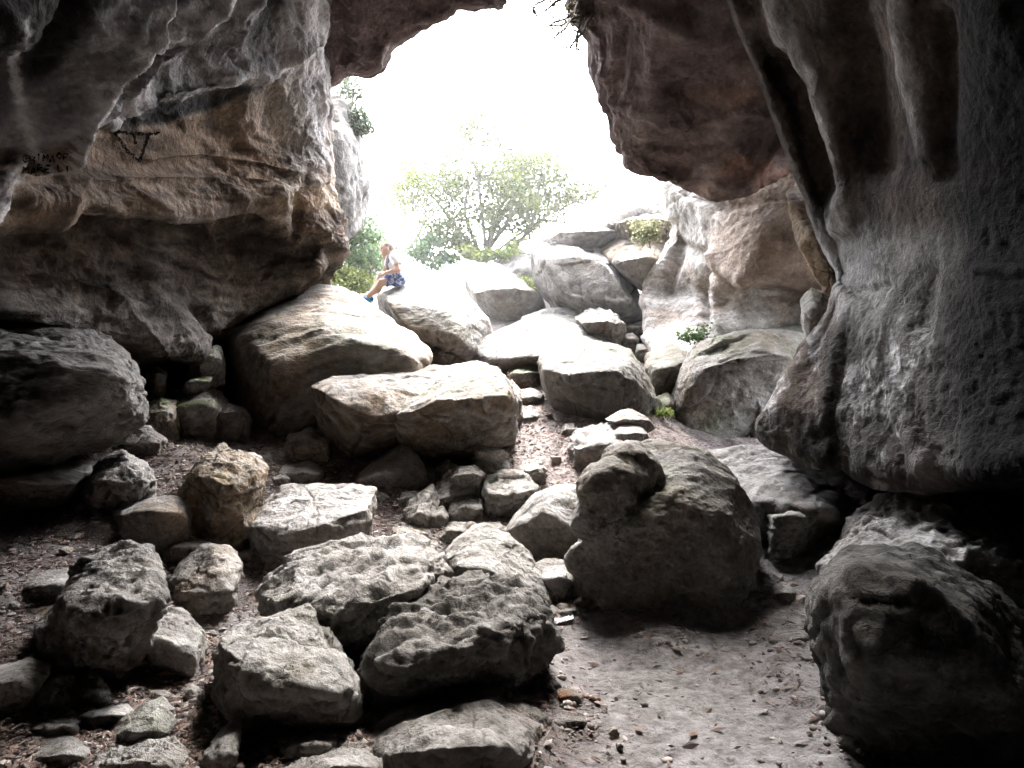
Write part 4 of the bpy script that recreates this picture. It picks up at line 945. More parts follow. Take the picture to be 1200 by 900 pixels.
rock('cap_flat', 'thin flat capstone on top of the outcrop outside', [(640,280),(660,264),(700,258),(742,262),(745,274),(700,284),(660,288)], d=15.8, T=2.6, style='strata', group=GO, zdown=.3, **D)
rock('cap_high', 'high pale ledge against the sky right of the little tree', [(700,275),(712,250),(735,234),(765,230),(800,238),(815,262),(800,295),(745,292)], d=15.6, T=3.0, style='craggy', group=GO, zdown=.3, **D)
rock('cap_dark', 'small dark lump of rock on the outcrop beside the tree roots', [(634,288),(636,274),(646,270),(654,278),(652,292)], d=16.0, T=.7, style='craggy', group=GO, **dict(D, dark=.5))
rock('nook_a', 'small pale stone in the nook below the large tan boulder', [(728,404),(730,392),(742,390),(750,398),(746,408)], d=13.4, T=.4, style='smooth', group=GS, **D)
rock('nook_b', 'dark rounded stone in the nook below the large tan boulder', [(744,416),(746,404),(758,402),(764,412),(756,420)], d=13.0, T=.4, style='smooth', group=GS, **dict(D, dark=.5))
rock('nook_c', 'flat shaded stone closing the nook under the undercut boulder', [(726,388),(735,378),(756,376),(766,388),(748,394)], d=14.2, T=.7, style='smooth', group=GS, **D)
rock('moss_nook', 'bright green mossy stone in the cleft before the right wall', [(768,490),(770,464),(782,458),(792,466),(792,490),(780,496)], d=10.6, T=.7, style='smooth', group=GS, **dict(D, moss=1.))
rock('wall_lobe_small', 'pale lobed rock low on the right wall', [(754,432),(760,414),(780,405),(812,402),(838,412),(826,440),(802,464),(768,462)], d=11.4, T=1.6, style='smooth', amp=1., group=GW, **dict(D, moss=.25))
rock('wall_lobe', 'big rounded mossy boulder bulging from the foot of the sunlit right wall',
     [(788,470),(800,438),(832,396),(880,376),(945,378),(985,400),(985,480),(930,514),(870,521),(828,515),(796,500)], T=2.0, under=.1, k=.3, style='smooth', amp=1.6, cuts=1, group=GW, moss=.35, warm=.35, pale=.5, dark=.3, dust=.2, rust=.1, tone=.75)
rock('wall_gap', 'tan slab edge showing between the right wall and the buttress', [(922,228),(945,215),(975,262),(990,330),(985,352),(965,340),(945,290)], d=9.2, T=1.4, style='strata', zdown=0, amp=.6, group=GW, warm=.7, rust=.2, pale=.2, dust=0)
rock('wall_gap_low', 'small mossy rock in the cleft left of the buttress', [(938,352),(950,338),(966,342),(962,372),(945,398),(940,380)], d=9.0, T=1., style='craggy', zdown=0, amp=.6, group=GW, warm=.3, moss=.3, dust=0)
rock('cliff', 'white sunlit cliff face beyond the left wall',
     [(340,130),(385,84),(402,84),(413,118),(421,150),(428,200),(432,240),(428,266),(410,280),(380,300),(330,300)], d=14.2, T=2.6, style='rough', pits=.6, amp=.6, zdown=0, back=1.5, name='rock_outcrop', cat='cliff', group='', warm=.1, pale=.5, dark=.45, dust=0, tone=.42)
rock('cliff_far', 'hazy pale rock wall far behind the seated man',
     [(400,330),(408,250),(440,230),(470,250),(480,320),(470,352),(420,358)], d=21.5, T=2.5, style='craggy', amp=.5, name='rock_outcrop', cat='cliff', group='', warm=.1, pale=.7, dark=.1)

# ------------------------------------------------------------------ ground: one sheet out to the horizon
def axis(lo, hi, fine_lo, fine_hi, step, grow=1.12):
    a = list(np.arange(fine_lo, fine_hi, step)); s = step
    while a[-1] < hi: s *= grow; a.append(a[-1]+s)
    s = step
    while a[0] > lo: s *= grow; a.insert(0, a[0]-s)
    return np.array(a)
ys = [1.6]
while ys[-1] < 13: ys.append(ys[-1]+max(.011, .0038*ys[-1]))
s = .05
while ys[-1] < 2500: s *= 1.10; ys.append(ys[-1]+s)
s = .02
while ys[0] > -60: s *= 1.15; ys.insert(0, ys[0]-s)
xs = axis(-1500, 1500, -4.6, 4.2, .021, 1.10); ys = np.array(ys)
gx, gy = np.meshgrid(xs, ys)
V = np.stack([gx.ravel(), gy.ravel(), np.zeros(gx.size)], 1)
V[:, 2] = ground_z(V[:, 0], V[:, 1])
k = (np.abs(V[:, 0]) < 30) & (V[:, 1] < 60)
Q = V*np.array([1, 1, 0])
rocky = sm(fbm(Q*.8+4, 3), .0, .4)
V[:, 2] += np.where(k, .06*fbm(Q*1.1, 4) + .022*fbm(Q*5, 4, .6) + .010*fbm(Q*19, 4, .65)+.02*rocky*ridged(Q*3.1+9, 4), 0)
# an uneven slope of broken rock towards the foot of the right wall
rs_ = sm(V[:, 0], 1.7, 2.6)*sm(V[:, 1], 4.8, 5.6)*(1-sm(V[:, 1], 8.5, 10))
V[:, 2] += np.where(k, rs_*(.07*ridged(Q*1.7+3, 4, .6)+.03*fbm(Q*7, 4)), 0)
sk_, nr_ = skirt(V[:, 0], V[:, 1]); V[:, 2] += sk_*(1+.5*fbm(Q*9, 3))
nx, ny = len(xs), len(ys)
idx = np.arange(nx*ny).reshape(ny, nx)
Fq = np.stack([idx[:-1, :-1], idx[:-1, 1:], idx[1:, 1:], idx[1:, :-1]], -1).reshape(-1, 4)
N = normals_of(V, Fq)
c = np.repeat(np.array([[.225, .21, .205]]), len(V), 0)
debris = sm(fbm(Q*.75+21, 4)+.25*sm(-V[:, 0], -.2, 1.5)+.35*sm(V[:, 1], 6, 8)-.1, -.1, .3)
c = mixc(c, np.array([[.145, .112, .104]]), .7*debris)
c = mixc(c, np.array([[.34, .328, .325]]), .8*sm(V[:, 0]-.1*(V[:, 1]-3), .0, .8)*(1-sm(V[:, 1], 6, 7)))
c = mixc(c, np.array([[.37, .36, .36]]), .55*sm(fbm(Q*1.3+77, 5, .6), .05, .4))
c = mixc(c, np.array([[.07, .055, .05]]), .6*sm(fbm(Q*16+5, 4, .65), .12, .4))
c = mixc(c, np.array([[.10, .08, .075]]), .5*sm(fbm(Q*4+15, 4, .65), .1, .4))
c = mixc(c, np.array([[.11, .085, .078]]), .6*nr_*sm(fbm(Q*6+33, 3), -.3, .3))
c = mixc(c, np.array([[.36, .31, .295]]), .6*sm(V[:, 1], 6.8, 8.)*(1-sm(V[:, 1], 11.5, 13))*sm(V[:, 0], -.6, .4)*sm(fbm(Q*5+3, 4, .65), -.35, .2))
c = mixc(c, np.array([[.42, .38, .36]]), .75*sm(-V[:, 0], 2.1, 2.9)*sm(V[:, 1], 7.4, 8.4)*(1-sm(V[:, 1], 11, 13)))  # soil in the left gap paled to stand in for light there
out_ = sm(V[:, 1], 14, 19)
c = mixc(c, np.array([[.13, .17, .06]]), .7*out_*sm(fbm(Q*.7+9, 4), -.2, .2))
M_SOIL = rock_material('trodden_cave_soil', fine=2.6, bump=.75)
g_ob = mesh_np('ground', V, Fq, M_SOIL, origin=np.array([0, 0, 0.]), cols=c.astype(np.float32))
tag(g_ob, 'grey trodden sandy cave floor rising towards the opening', None, None, 'structure')

# ------------------------------------------------------------------ small finds
def paper_scrap():
    p = P(661, 733, hit_ground(661, 735)); n = 14
    u, v = np.meshgrid(np.linspace(-1, 1, n), np.linspace(-1, 1, n)); u = u.ravel(); v = v.ravel()
    Q = np.stack([u*.060, v*.045, np.zeros(n*n)], 1)
    cr_ = ridged(Q*28+3, 3, .6)
    Q[:, 2] = .034+.024*cr_+.012*u
    Q[:, 0] += .012*fbm(Q*30+40, 2); Q[:, 1] += .012*fbm(Q*30+60, 2)
    idx = np.arange(n*n).reshape(n, n)
    Fq = np.stack([idx[:-1, :-1], idx[:-1, 1:], idx[1:, 1:], idx[1:, :-1]], -1).reshape(-1, 4)
    p[2] = ground_z(p[0], p[1])
    o = mesh_np('paper_scrap', Q+p, Fq, simple_material('white_paper', (.82, .80, .84), var=.06), smooth=False, origin=p)
    tag(o, 'crumpled scrap of white paper at the foot of the oval boulder', 'litter')
paper_scrap()

def tube(pts, radii, k=7):
    pts = np.array(pts, float); m = len(pts)
    T_ = np.gradient(pts, axis=0); T_ /= np.linalg.norm(T_, axis=1)[:, None]+1e-9
    V, Fc = [], []
    ref = np.array([.13, .21, .97]) if abs(T_[0][2]) < .9 else np.array([1., .1, 0])
    for i in range(m):
        a = np.cross(T_[i], ref); a /= np.linalg.norm(a)+1e-9; b = np.cross(T_[i], a)
        for j in range(k):
            th = 2*math.pi*j/k; V.append(pts[i]+radii[i]*(math.cos(th)*a+math.sin(th)*b))
    for i in range(m-1):
        for j in range(k): Fc.append((i*k+j, i*k+(j+1) % k, (i+1)*k+(j+1) % k, (i+1)*k+j))
    return V, Fc

def merge_quads(parts):
    V, Fc = [], []
    for v, f in parts:
        b = len(V); V += list(v); Fc += [tuple(i+b for i in q) for q in f]
    return np.array(V), np.array(Fc)

M_WOOD = simple_material('dead_wood', (.13, .075, .05), var=.45, scale=60)
def stick(pxs, r, label, lift=.02):
    pts = []
    for (x, y) in pxs:
        d = hit_ground(x, y); q = P(x, y, d); q[2] = float(ground_z(q[0], q[1]))+lift; pts.append(q)
    pts = np.array(pts); t = np.linspace(0, len(pts)-1, 14)
    pts = np.stack([np.interp(t, range(len(pts)), pts[:, a]) for a in range(3)], 1); pts += .25*r*np.sin(np.arange(14)[:, None]*[1.3, 1.9, 2.3])
    V, Fc = tube(pts, r*(1+.2*np.sin(np.arange(14)*1.7))*np.linspace(1, .6, 14), 7)
    o = mesh_np('stick', np.array(V), np.array(Fc), M_WOOD); tag(o, label, 'stick', 'dead sticks lying about')
stick([(676,823),(690,826),(704,829)], .016, 'short dead stick lying by the broken brown stone', .03)
stick([(642,868),(656,860),(668,855)], .013, 'dead stick running under the dark ragged clod')
stick([(492,893),(510,898),(525,899)], .012, 'dead stick at the bottom edge in front of the low dark rock')
stick([(954,620),(957,632),(962,640)], .014, 'dark forked stick lying on the slope under the buttress', .03)
stick([(946,652),(945,664),(947,682),(952,690)], .010, 'thin pale root curling down the slope to the black boulder', .03)
stick([(193,815),(212,805),(228,800)], .016, 'thick dead stick on the leaf litter below the white-capped boulder')
stick([(152,804),(160,808),(166,818)], .010, 'bent dead twig beside the triangular corner stone')

# ---- leaf litter and wood chips: far too many to count
def litter():
    rs = np.random.default_rng(5); n = 130000
    y = 2.6+ (rs.random(n)**1.3)*9.5; x = rs.uniform(-.68, .60, n)*y
    Q = np.stack([x, y, 0*x], 1)
    den = sm(fbm(Q*.75+21, 4)+.25*sm(-x, -.2, 1.5)+.35*sm(y, 6, 8)-.1, -.1, .3)
    trail = np.exp(-((x+1.35+.05*(y-4))/.5)**2)*(y < 7)
    sk, nr = skirt(x, y); left = sm(-x+.2*(y-4), -.3, .8)
    keep = rs.random(n) < np.clip(.012+.75*den*left+.8*trail+.5*(y > 7)+.6*nr*(.25+.75*left), 0, 1)
    x, y = x[keep], y[keep]; n = len(x); z = ground_z(x, y)
    Q = np.stack([x, y, 0*x], 1); z = z+skirt(x, y)[0]+.06*fbm(Q*1.1, 4)+.022*fbm(Q*5, 4, .6)+.010*fbm(Q*19, 4, .65)+.02*sm(fbm(Q*.8+4, 3), 0, .4)*ridged(Q*3.1+9, 4)+.012
    ang = rs.uniform(0, 2*math.pi, n); ln = np.minimum(rs.lognormal(-4.0, .5, n), .042); wd = np.where(rs.random(n) < .55, ln*.14, ln*.45)
    tilt = rs.normal(0, .22, n)
    ax = np.stack([np.cos(ang), np.sin(ang), tilt], 1); bx = np.stack([-np.sin(ang), np.cos(ang), rs.normal(0, .25, n)], 1)
    c0 = np.stack([x, y, z], 1)
    A = ax*ln[:, None]; Bv = bx*wd[:, None]; up = np.zeros((n, 3)); up[:, 2] = .25*wd+.004
    q = np.stack([c0-A, c0-.1*A+Bv, c0+A, c0-.1*A-Bv, c0+up], 1)        # a little curled four-sided chip
    V = q.reshape(-1, 3); b = np.arange(n)*5
    Fc = np.concatenate([np.stack([b+i, b+(i+1) % 4, b+4], 1) for i in range(4)])
    pal = np.array([[.15, .11, .095], [.22, .17, .15], [.34, .30, .275], [.08, .06, .055], [.22, .15, .12]])
    c = pal[rs.integers(0, 5, n)]*rs.uniform(.7, 1.25, (n, 1))
    o = mesh_np('leaf_litter', V, Fc, tint_material('dry_litter'), smooth=False, cols=np.repeat(c, 5, 0).astype(np.float32), origin=np.array([0, 6, 0.]))
    tag(o, 'brown dry leaves and wood chips strewn over the cave floor', 'leaf litter', None, 'stuff')
litter()

def gravel():
    rs = np.random.default_rng(8); n = 1300
    y = 2.4+(rs.random(n)**1.2)*9; x = rs.uniform(-.68, .66, n)*y
    ex, ey = [], []
    for (cx, cy, rx, ry) in FEET:
        m = int(16+60*min(1., rx)); a = rs.uniform(math.pi*.75, math.pi*2.25, m); q = 1+np.abs(rs.normal(0, .12, m))
        ex.append(cx+rx*q*np.cos(a)); ey.append(cy+ry*q*np.sin(a))
    x = np.concatenate([x]+ex); y = np.concatenate([y]+ey); n = len(x)
    U, Fi = ico(2)
    Vs = np.zeros((n, len(U), 3)); r = np.minimum(rs.lognormal(-4.8, .5, n), .018)
    Q = np.stack([x, y, 0*x], 1); z = ground_z(x, y)+skirt(x, y)[0]+.06*fbm(Q*1.1, 4)+.022*fbm(Q*5, 4, .6)+.010*fbm(Q*19, 4, .65)+.02*sm(fbm(Q*.8+4, 3), 0, .4)*ridged(Q*3.1+9, 4)
    for i in range(n):
        s = r[i]*rs.uniform(.6, 1.5, 3); s[2] *= .7
        Vs[i] = U*(1+.25*np.sin(U@rs.normal(0, 2.5, 3)+rs.random()*6))[:, None]*s+[x[i], y[i], z[i]+s[2]*.3]
    Fc = (Fi[None]+np.arange(n)[:, None, None]*len(U)).reshape(-1, 3)
    c = np.array([[.24, .22, .21]])*rs.uniform(.45, 1.5, (n, 1))*np.array([1, .97, .94])
    o = mesh_np('gravel', Vs.reshape(-1, 3), Fc, tint_material('gravel_stone'), cols=np.repeat(c, len(U), 0).astype(np.float32), origin=np.array([0, 6, 0.]))
    tag(o, 'fine gravel scattered over the cave floor', 'gravel', None, 'stuff')
gravel()

# ---- fist-sized stones nothing tells apart
def small_stones():
    rs = np.random.default_rng(77); protos = []
    spots = []
    for (x0, y0, x1, y1, m) in [(215,655,300,700,5),(225,730,255,840,6),(440,585,520,640,9),(540,600,600,640,5),(590,480,660,560,8),(640,520,690,590,6),(300,655,330,680,3),(125,770,250,830,8),(20,700,110,760,6),(0,600,120,665,8),
                                (180,500,330,560,8),(640,690,690,730,5),(860,640,950,720,10),(900,560,1000,640,6),(420,790,470,850,4),(660,840,760,890,3),(180,430,260,460,6),(560,650,600,700,3),(395,545,470,600,6)]:
        for _ in range(m): spots.append((rs.uniform(x0, x1), rs.uniform(y0, y1)))
    U, Fi = ico(5)
    for v in range(7):
        W = U*1.; r = np.full(len(U), 9.)
        for _ in range(16):
            nn = rs.normal(size=3); nn /= np.linalg.norm(nn); dt = U@nn; r = np.minimum(r, np.where(dt > .05, rs.uniform(.65, 1.)/np.maximum(dt, .05), 9.))
        r = np.minimum(r, 1.3); V = U*r[:, None]*rs.uniform(.6, 1.2, 3)*[1, 1, .75]
        off = rs.uniform(0, 50, 3); N = normals_of(V, Fi); hh = .06*ridged((V+off)*1.5, 4)+.04*fbm((V+off)*4, 4, .6); V = V+N*hh[:, None]
        cols = rock_colour(V*.4+off, N, hh/.05, warm=rs.uniform(.1, .6), pale=.35, dark=.3, dust=.3, sc=2.)
        protos.append(mesh_np('stone', V*.05, Fi, M_FINE, origin=np.zeros(3), cols=cols))
    for i, (px, py) in enumerate(spots):
        d = hit_ground(px, py); q = P(px, py, d); o = protos[i] if i < 7 else protos[i % 7].copy()
        if i >= 7: COL.objects.link(o)
        sc = float(np.clip(rs.lognormal(-.1, .45), .5, 2.1)); o.scale = (sc, sc, sc); o.rotation_euler = (rs.uniform(-.4, .4), rs.uniform(-.4, .4), rs.uniform(0, 6.28))
        o.location = (q[0], q[1], float(ground_z(q[0], q[1]))+.012*sc+.01)
        tag(o, 'fist-sized loose stone lying on the soil between the boulders', 'stone', 'fist-sized stones strewn on the soil')
small_stones()

# ------------------------------------------------------------------ trees and plants
M_BARK = simple_material('pale_bark', (.13, .11, .09), var=.4, scale=30)
M_LEAF = tint_material('leaf', rough=.55, translucent=.3, var=.25, scale=8)

def leaves_mesh(name, C0, size, pal, parent, rs, droop=.0):
    n = len(C0)
    d = rs.normal(size=(n, 3)); d[:, 2] -= droop; d /= np.linalg.norm(d, axis=1)[:, None]
    e = np.cross(d, rs.normal(size=(n, 3))); e /= np.linalg.norm(e, axis=1)[:, None]
    s = size*rs.uniform(.6, 1.35, (n, 1)); A = d*s; Bv = e*s*.36
    nrm = np.cross(d, e)*s*.12
    V = np.stack([C0, C0+.5*A+Bv+nrm, C0+A, C0+.5*A-Bv+nrm], 1).reshape(-1, 3)
    b = np.arange(n)*4; Fq = np.stack([b, b+1, b+2, b+3], 1)
    c = np.array(pal)[rs.integers(0, len(pal), n)]*rs.uniform(.7, 1.3, (n, 1))
    return mesh_np(name, V, Fq, M_LEAF, smooth=False, cols=np.repeat(c, 4, 0).astype(np.float32), parent=parent)

def tree(label, base, stems, crown, nleaf, size, pal, seed, r0=.05, cat='tree', name='tree', group=None, twigs=9, bark=None, clump=.28, low=.35):
    """stems: end points (px,py,d); crown: list of ellipsoids (px,py,d,rx_px,ry_px)"""
    rs = np.random.default_rng(seed)
    root = empty(name, tuple(base)); tag(root, label, cat, group)
    parts = []; tips = []
    def grow(p0, p1, ra, rb, wig, m=9):
        t = np.linspace(0, 1, m)[:, None]
        sag = rs.normal(0, wig, 3)
        pts = p0+(p1-p0)*t+np.sin(t*math.pi)*sag+np.sin(t*2*math.pi)*rs.normal(0, wig*.5, 3)
        parts.append(tube(pts, np.linspace(ra, rb, m), 6)); return pts
    for e in stems:
        p1 = P(*e); Lm = np.linalg.norm(p1-base)
        pts = grow(np.array(base)+rs.normal(0, .06, 3)*[1, 1, 0], p1, r0*rs.uniform(.7, 1.1), r0*.3, .10*Lm, 12)
        for _ in range(twigs):
            i = rs.integers(4, 12); q0 = pts[i]
            dirv = rs.normal(size=3)*[1, .8, .6]+[0, 0, .45]; dirv /= np.linalg.norm(dirv)
            q1 = q0+dirv*Lm*rs.uniform(.16, .38); tw = grow(q0, q1, r0*.30, r0*.10, .04*Lm, 7)
            for _ in range(3):
                j = rs.integers(2, 7); dv = rs.normal(size=3)+[0, 0, .2]; dv /= np.linalg.norm(dv)
                s2 = grow(tw[j], tw[j]+dv*Lm*rs.uniform(.06, .15), r0*.12, r0*.05, .02*Lm, 5); tips += [s2[-1], s2[2]]
            tips.append(tw[-1])
    V, Fc = merge_quads(parts)
    mesh_np('trunk', V, Fc, bark or M_BARK, parent=root)
    tips = np.array(tips)
    cl = []
    for (px, py, d, rx, ry) in crown:
        k = max(4, int(rx*ry/110)); c = P(px, py, d); u = rs.normal(size=(k, 3)); u /= np.linalg.norm(u, axis=1)[:, None]
        u *= rs.uniform(.45, 1, (k, 1)); cl.append(c+u*[rx*d/F, min(rx, ry)*d/F, ry*d/F])
    if len(cl): tips = np.concatenate([tips]+cl)
    n1 = rs.integers(0, len(tips), nleaf)
    wgt = rs.uniform(.3, 1.2, len(tips))
    C0 = tips[n1]+rs.normal(0, 1, (nleaf, 3))*(clump*wgt[n1])[:, None]*[1, 1, .55]
    leaves_mesh('crown', C0, size, pal, root, rs)
    return root

G1 = [(.055, .075, .012), (.075, .09, .018), (.04, .06, .012), (.09, .10, .025)]
G2 = [(.06, .11, .05), (.08, .13, .055), (.10, .15, .06)]
G3 = [(.16, .20, .05), (.20, .22, .07), (.13, .18, .05)]
bt = P(566, 306, 18.6)
tree('airy little tree with many thin stems and sparse pale leaves outside the opening', bt,
     [(482,235,18.2),(500,215,18.8),(520,195,18.6),(540,150,18.6),(575,140,18.9),(588,200,18.0),(612,180,18.8),(640,205,18.4),(712,218,18.2),(685,240,19.0),(665,205,18.4),(600,235,17.8),(530,250,18.0)],
     [(500,220,18.4,40,34),(525,165,18.8,36,28),(565,152,18.8,48,24),(610,172,18.5,54,26),(490,180,18.9,22,26),(545,225,18.3,60,36),(640,210,18.5,46,24),(695,222,18.3,26,22),(660,190,18.6,26,18),(520,260,18.4,46,16)], 27000, .072, G1, 21, r0=.058, twigs=14, clump=.24)
tree('small dark green tree left of the seated man', P(432, 345, 15.5), [(425,285,15.4),(415,270,15.6),(430,260,15.5),(408,290,15.4)],
     [(424,282,15.5,17,20),(414,300,15.4,12,12),(432,262,15.6,12,12)], 3400, .07, G2, 22, r0=.035, twigs=5, clump=.16)
tree('yellow-green bush behind the feet of the seated man', P(408, 352, 15.0), [(395,325,15),(410,318,15),(424,328,15)], [(402,328,15,18,14),(418,334,15,16,10)], 3000, .07, G3, 23, r0=.02, cat='bush', name='bush', twigs=4, clump=.14)
tree('dark green bush at the back of the seated man', P(500, 322, 18.0), [(488,290,18.2),(505,280,18.2),(520,300,18.0)], [(492,298,18.1,16,14),(514,292,18.2,18,18),(530,305,18.2,14,8)], 3400, .08, G2, 24, r0=.025, cat='bush', name='bush', twigs=4, clump=.15)
tree('pale hazy tree standing far behind the airy tree', P(470, 300, 23), [(450,200,23),(470,175,23),(495,165,23.5),(520,160,23),(540,150,23)], [(462,205,23,28,24),(500,172,23,34,22),(545,152,23,36,16)], 4200, .10, [(.22,.25,.13),(.26,.28,.16)], 25, r0=.06)
tree('low grassy shrub between the tree roots and the tilted slab', P(565, 308, 17.6), [(548,298,17.6),(575,297,17.6),(600,292,17.6)], [(560,300,17.6,20,5),(590,297,17.6,16,5)], 1500, .09, G3, 26, r0=.015, cat='bush', name='bush', twigs=3, clump=.10)
tree('thin dry shrub clinging to the right wall in the daylight', P(756, 290, 13.0), [(748,262,13.0),(756,255,13.0),(764,265,13.0)], [(754,272,13.,9,16)], 800, .055, [(.16,.17,.09),(.20,.20,.12)], 27, r0=.012, cat='bush', name='bush', twigs=4, clump=.10)
tree('dark leafy creeper hanging on the cliff beyond the left wall', P(420, 160, 14.2), [(415,95,14.3),(424,120,14.3),(428,150,14.3)], [(418,110,14.3,10,22),(426,148,14.3,8,16)], 1500, .07, [(.05,.07,.04),(.07,.08,.05)], 28, r0=.02, cat='creeper', name='creeper', twigs=4, clump=.12)
tree('tuft of bushy green on the outcrop right of the tree', P(612, 345, 16.6), [(606,335,16.6),(618,330,16.6),(628,338,16.6)], [(614,336,16.6,12,8),(626,342,16.6,8,8)], 800, .06, G3, 29, r0=.012, cat='bush', name='bush', twigs=3, clump=.08)
tree('little fern on the pale boulder below the seated man', P(517, 392, 13.9), [(510,384,13.8),(522,382,13.8),(516,378,13.8)], [], 260, .06, G3, 30, r0=.006, cat='plant', name='fern', twigs=3, clump=.06)
tree('green weeds on the ledge of the right wall', P(812, 404, 11.3), [(800,396,11.3),(815,390,11.3),(830,388,11.3)], [(812,396,11.3,14,5)], 420, .05, G2, 31, r0=.006, cat='plant', name='weeds', twigs=3, clump=.06)
tree('green weeds in the cleft beside the mossy stone', P(776, 494, 10.0), [(770,484,10.0),(780,482,10.0)], [(776,486,10.,8,5)], 260, .04, G3, 32, r0=.005, cat='plant', name='weeds', twigs=3, clump=.05)

# bare twigs that hang over the lip of the roof
def hanging():
    rs = np.random.default_rng(41); b = P(700, -25, 8.8); root = empty('hanging_branch', tuple(b))
    tag(root, 'bare twiggy branch hanging over the top of the opening', 'branch')
    parts = []; tips = []
    for e in [(622,8),(632,18),(645,30),(655,34),(668,26),(640,34),(612,2),(650,48),(662,14),(676,50),(668,58)]:
        p1 = P(e[0], e[1], 8.8+rs.normal(0, .12)); p0 = b+rs.normal(0, .1, 3); t = np.linspace(0, 1, 10)[:, None]
        pts = p0+(p1-p0)*t+np.sin(t*math.pi)*rs.normal(0, .08, 3)+rs.normal(0, .012, (10, 3))
        parts.append(tube(pts, np.linspace(.028, .011, 10), 5))
        for _ in range(6):
            i = rs.integers(3, 10); dv = rs.normal(size=3)-[0, 0, .3]; q1 = pts[i]+dv/np.linalg.norm(dv)*rs.uniform(.06, .22)
            mid = (pts[i]+q1)/2+rs.normal(0, .02, 3); parts.append(tube(np.array([pts[i], mid, q1]), np.array([.011, .009, .006]), 5)); tips += [q1, mid]
    V, Fc = merge_quads(parts); mesh_np('twigs', V, Fc, M_BARK, parent=root)
    tips = np.array(tips); C0 = tips[rs.integers(0, len(tips), 260)]+rs.normal(0, .03, (260, 3))
    leaves_mesh('leaves', C0, .035, [(.07,.08,.05),(.10,.10,.06)], root, rs)
hanging()

# ------------------------------------------------------------------ the seated man
def surface_nets(f, lo, hi, h):
    nx_, ny_, nz_ = [int(math.ceil((b-a)/h))+1 for a, b in zip(lo, hi)]
    X = np.stack(np.meshgrid(lo[0]+h*np.arange(nx_), lo[1]+h*np.arange(ny_), lo[2]+h*np.arange(nz_), indexing='ij'), -1)
    D = f(X.reshape(-1, 3)).reshape(nx_, ny_, nz_)
    S = D < 0
    cor = [(i, j, k) for i in (0, 1) for j in (0, 1) for k in (0, 1)]
    sl = lambda A, c: A[c[0]:A.shape[0]-1+c[0], c[1]:A.shape[1]-1+c[1], c[2]:A.shape[2]-1+c[2]]
    cnt = sum(sl(S, c).astype(int) for c in cor); act = (cnt > 0) & (cnt < 8)
    acc = np.zeros(act.shape+(3,)); num = np.zeros(act.shape)
    for a in cor:
        for ax in range(3):
            if a[ax]: continue
            b = list(a); b[ax] = 1; da, db = sl(D, a), sl(D, tuple(b))
            cr_ = (da < 0) != (db < 0); t = np.where(cr_, da/np.where(cr_, da-db, 1), 0)
            pt = np.zeros(act.shape+(3,)); pt[...] = a; pt[..., ax] = t
            acc += np.where(cr_[..., None], pt, 0); num += cr_
    vid = -np.ones(act.shape, int); ii = np.argwhere(act); vid[act] = np.arange(len(ii))
    V = np.array(lo)+h*(ii+acc[act]/num[act][:, None])
    Fs = []
    for ax in range(3):
        o1, o2 = [(1, 2), (2, 0), (0, 1)][ax]
        A = np.take(S, range(S.shape[ax]-1), ax); Bq = np.take(S, range(1, S.shape[ax]), ax)
        e = np.argwhere(A != Bq)
        e = e[(e[:, o1] > 0) & (e[:, o2] > 0) & (e[:, o1] < act.shape[o1]) & (e[:, o2] < act.shape[o2])]
        def at(d1, d2):
            q = e.copy(); q[:, o1] -= d1; q[:, o2] -= d2; return vid[q[:, 0], q[:, 1], q[:, 2]]
        quad = np.stack([at(1, 1), at(0, 1), at(0, 0), at(1, 0)], 1)
        flip = ~S[e[:, 0], e[:, 1], e[:, 2]]; quad[flip] = quad[flip][:, ::-1]
        Fs.append(quad)
    Fq = np.concatenate(Fs); return V, Fq[(Fq >= 0).all(1)]

def cone(X, a, b, ra, rb):
    a = np.array(a); b = np.array(b); ab = b-a; t = np.clip(((X-a)@ab)/(ab@ab+1e-9), 0, 1)
    return np.linalg.norm(X-a-t[:, None]*ab, axis=1)-(ra+(rb-ra)*t)
def ell(X, c, r):
    q = (X-np.array(c))/np.array(r); k = np.linalg.norm(q, axis=1); return (k-1)*min(r)
def smin(a, b, k):
    hh = np.clip(.5+.5*(b-a)/k, 0, 1); return b+(a-b)*hh-k*hh*(1-hh)

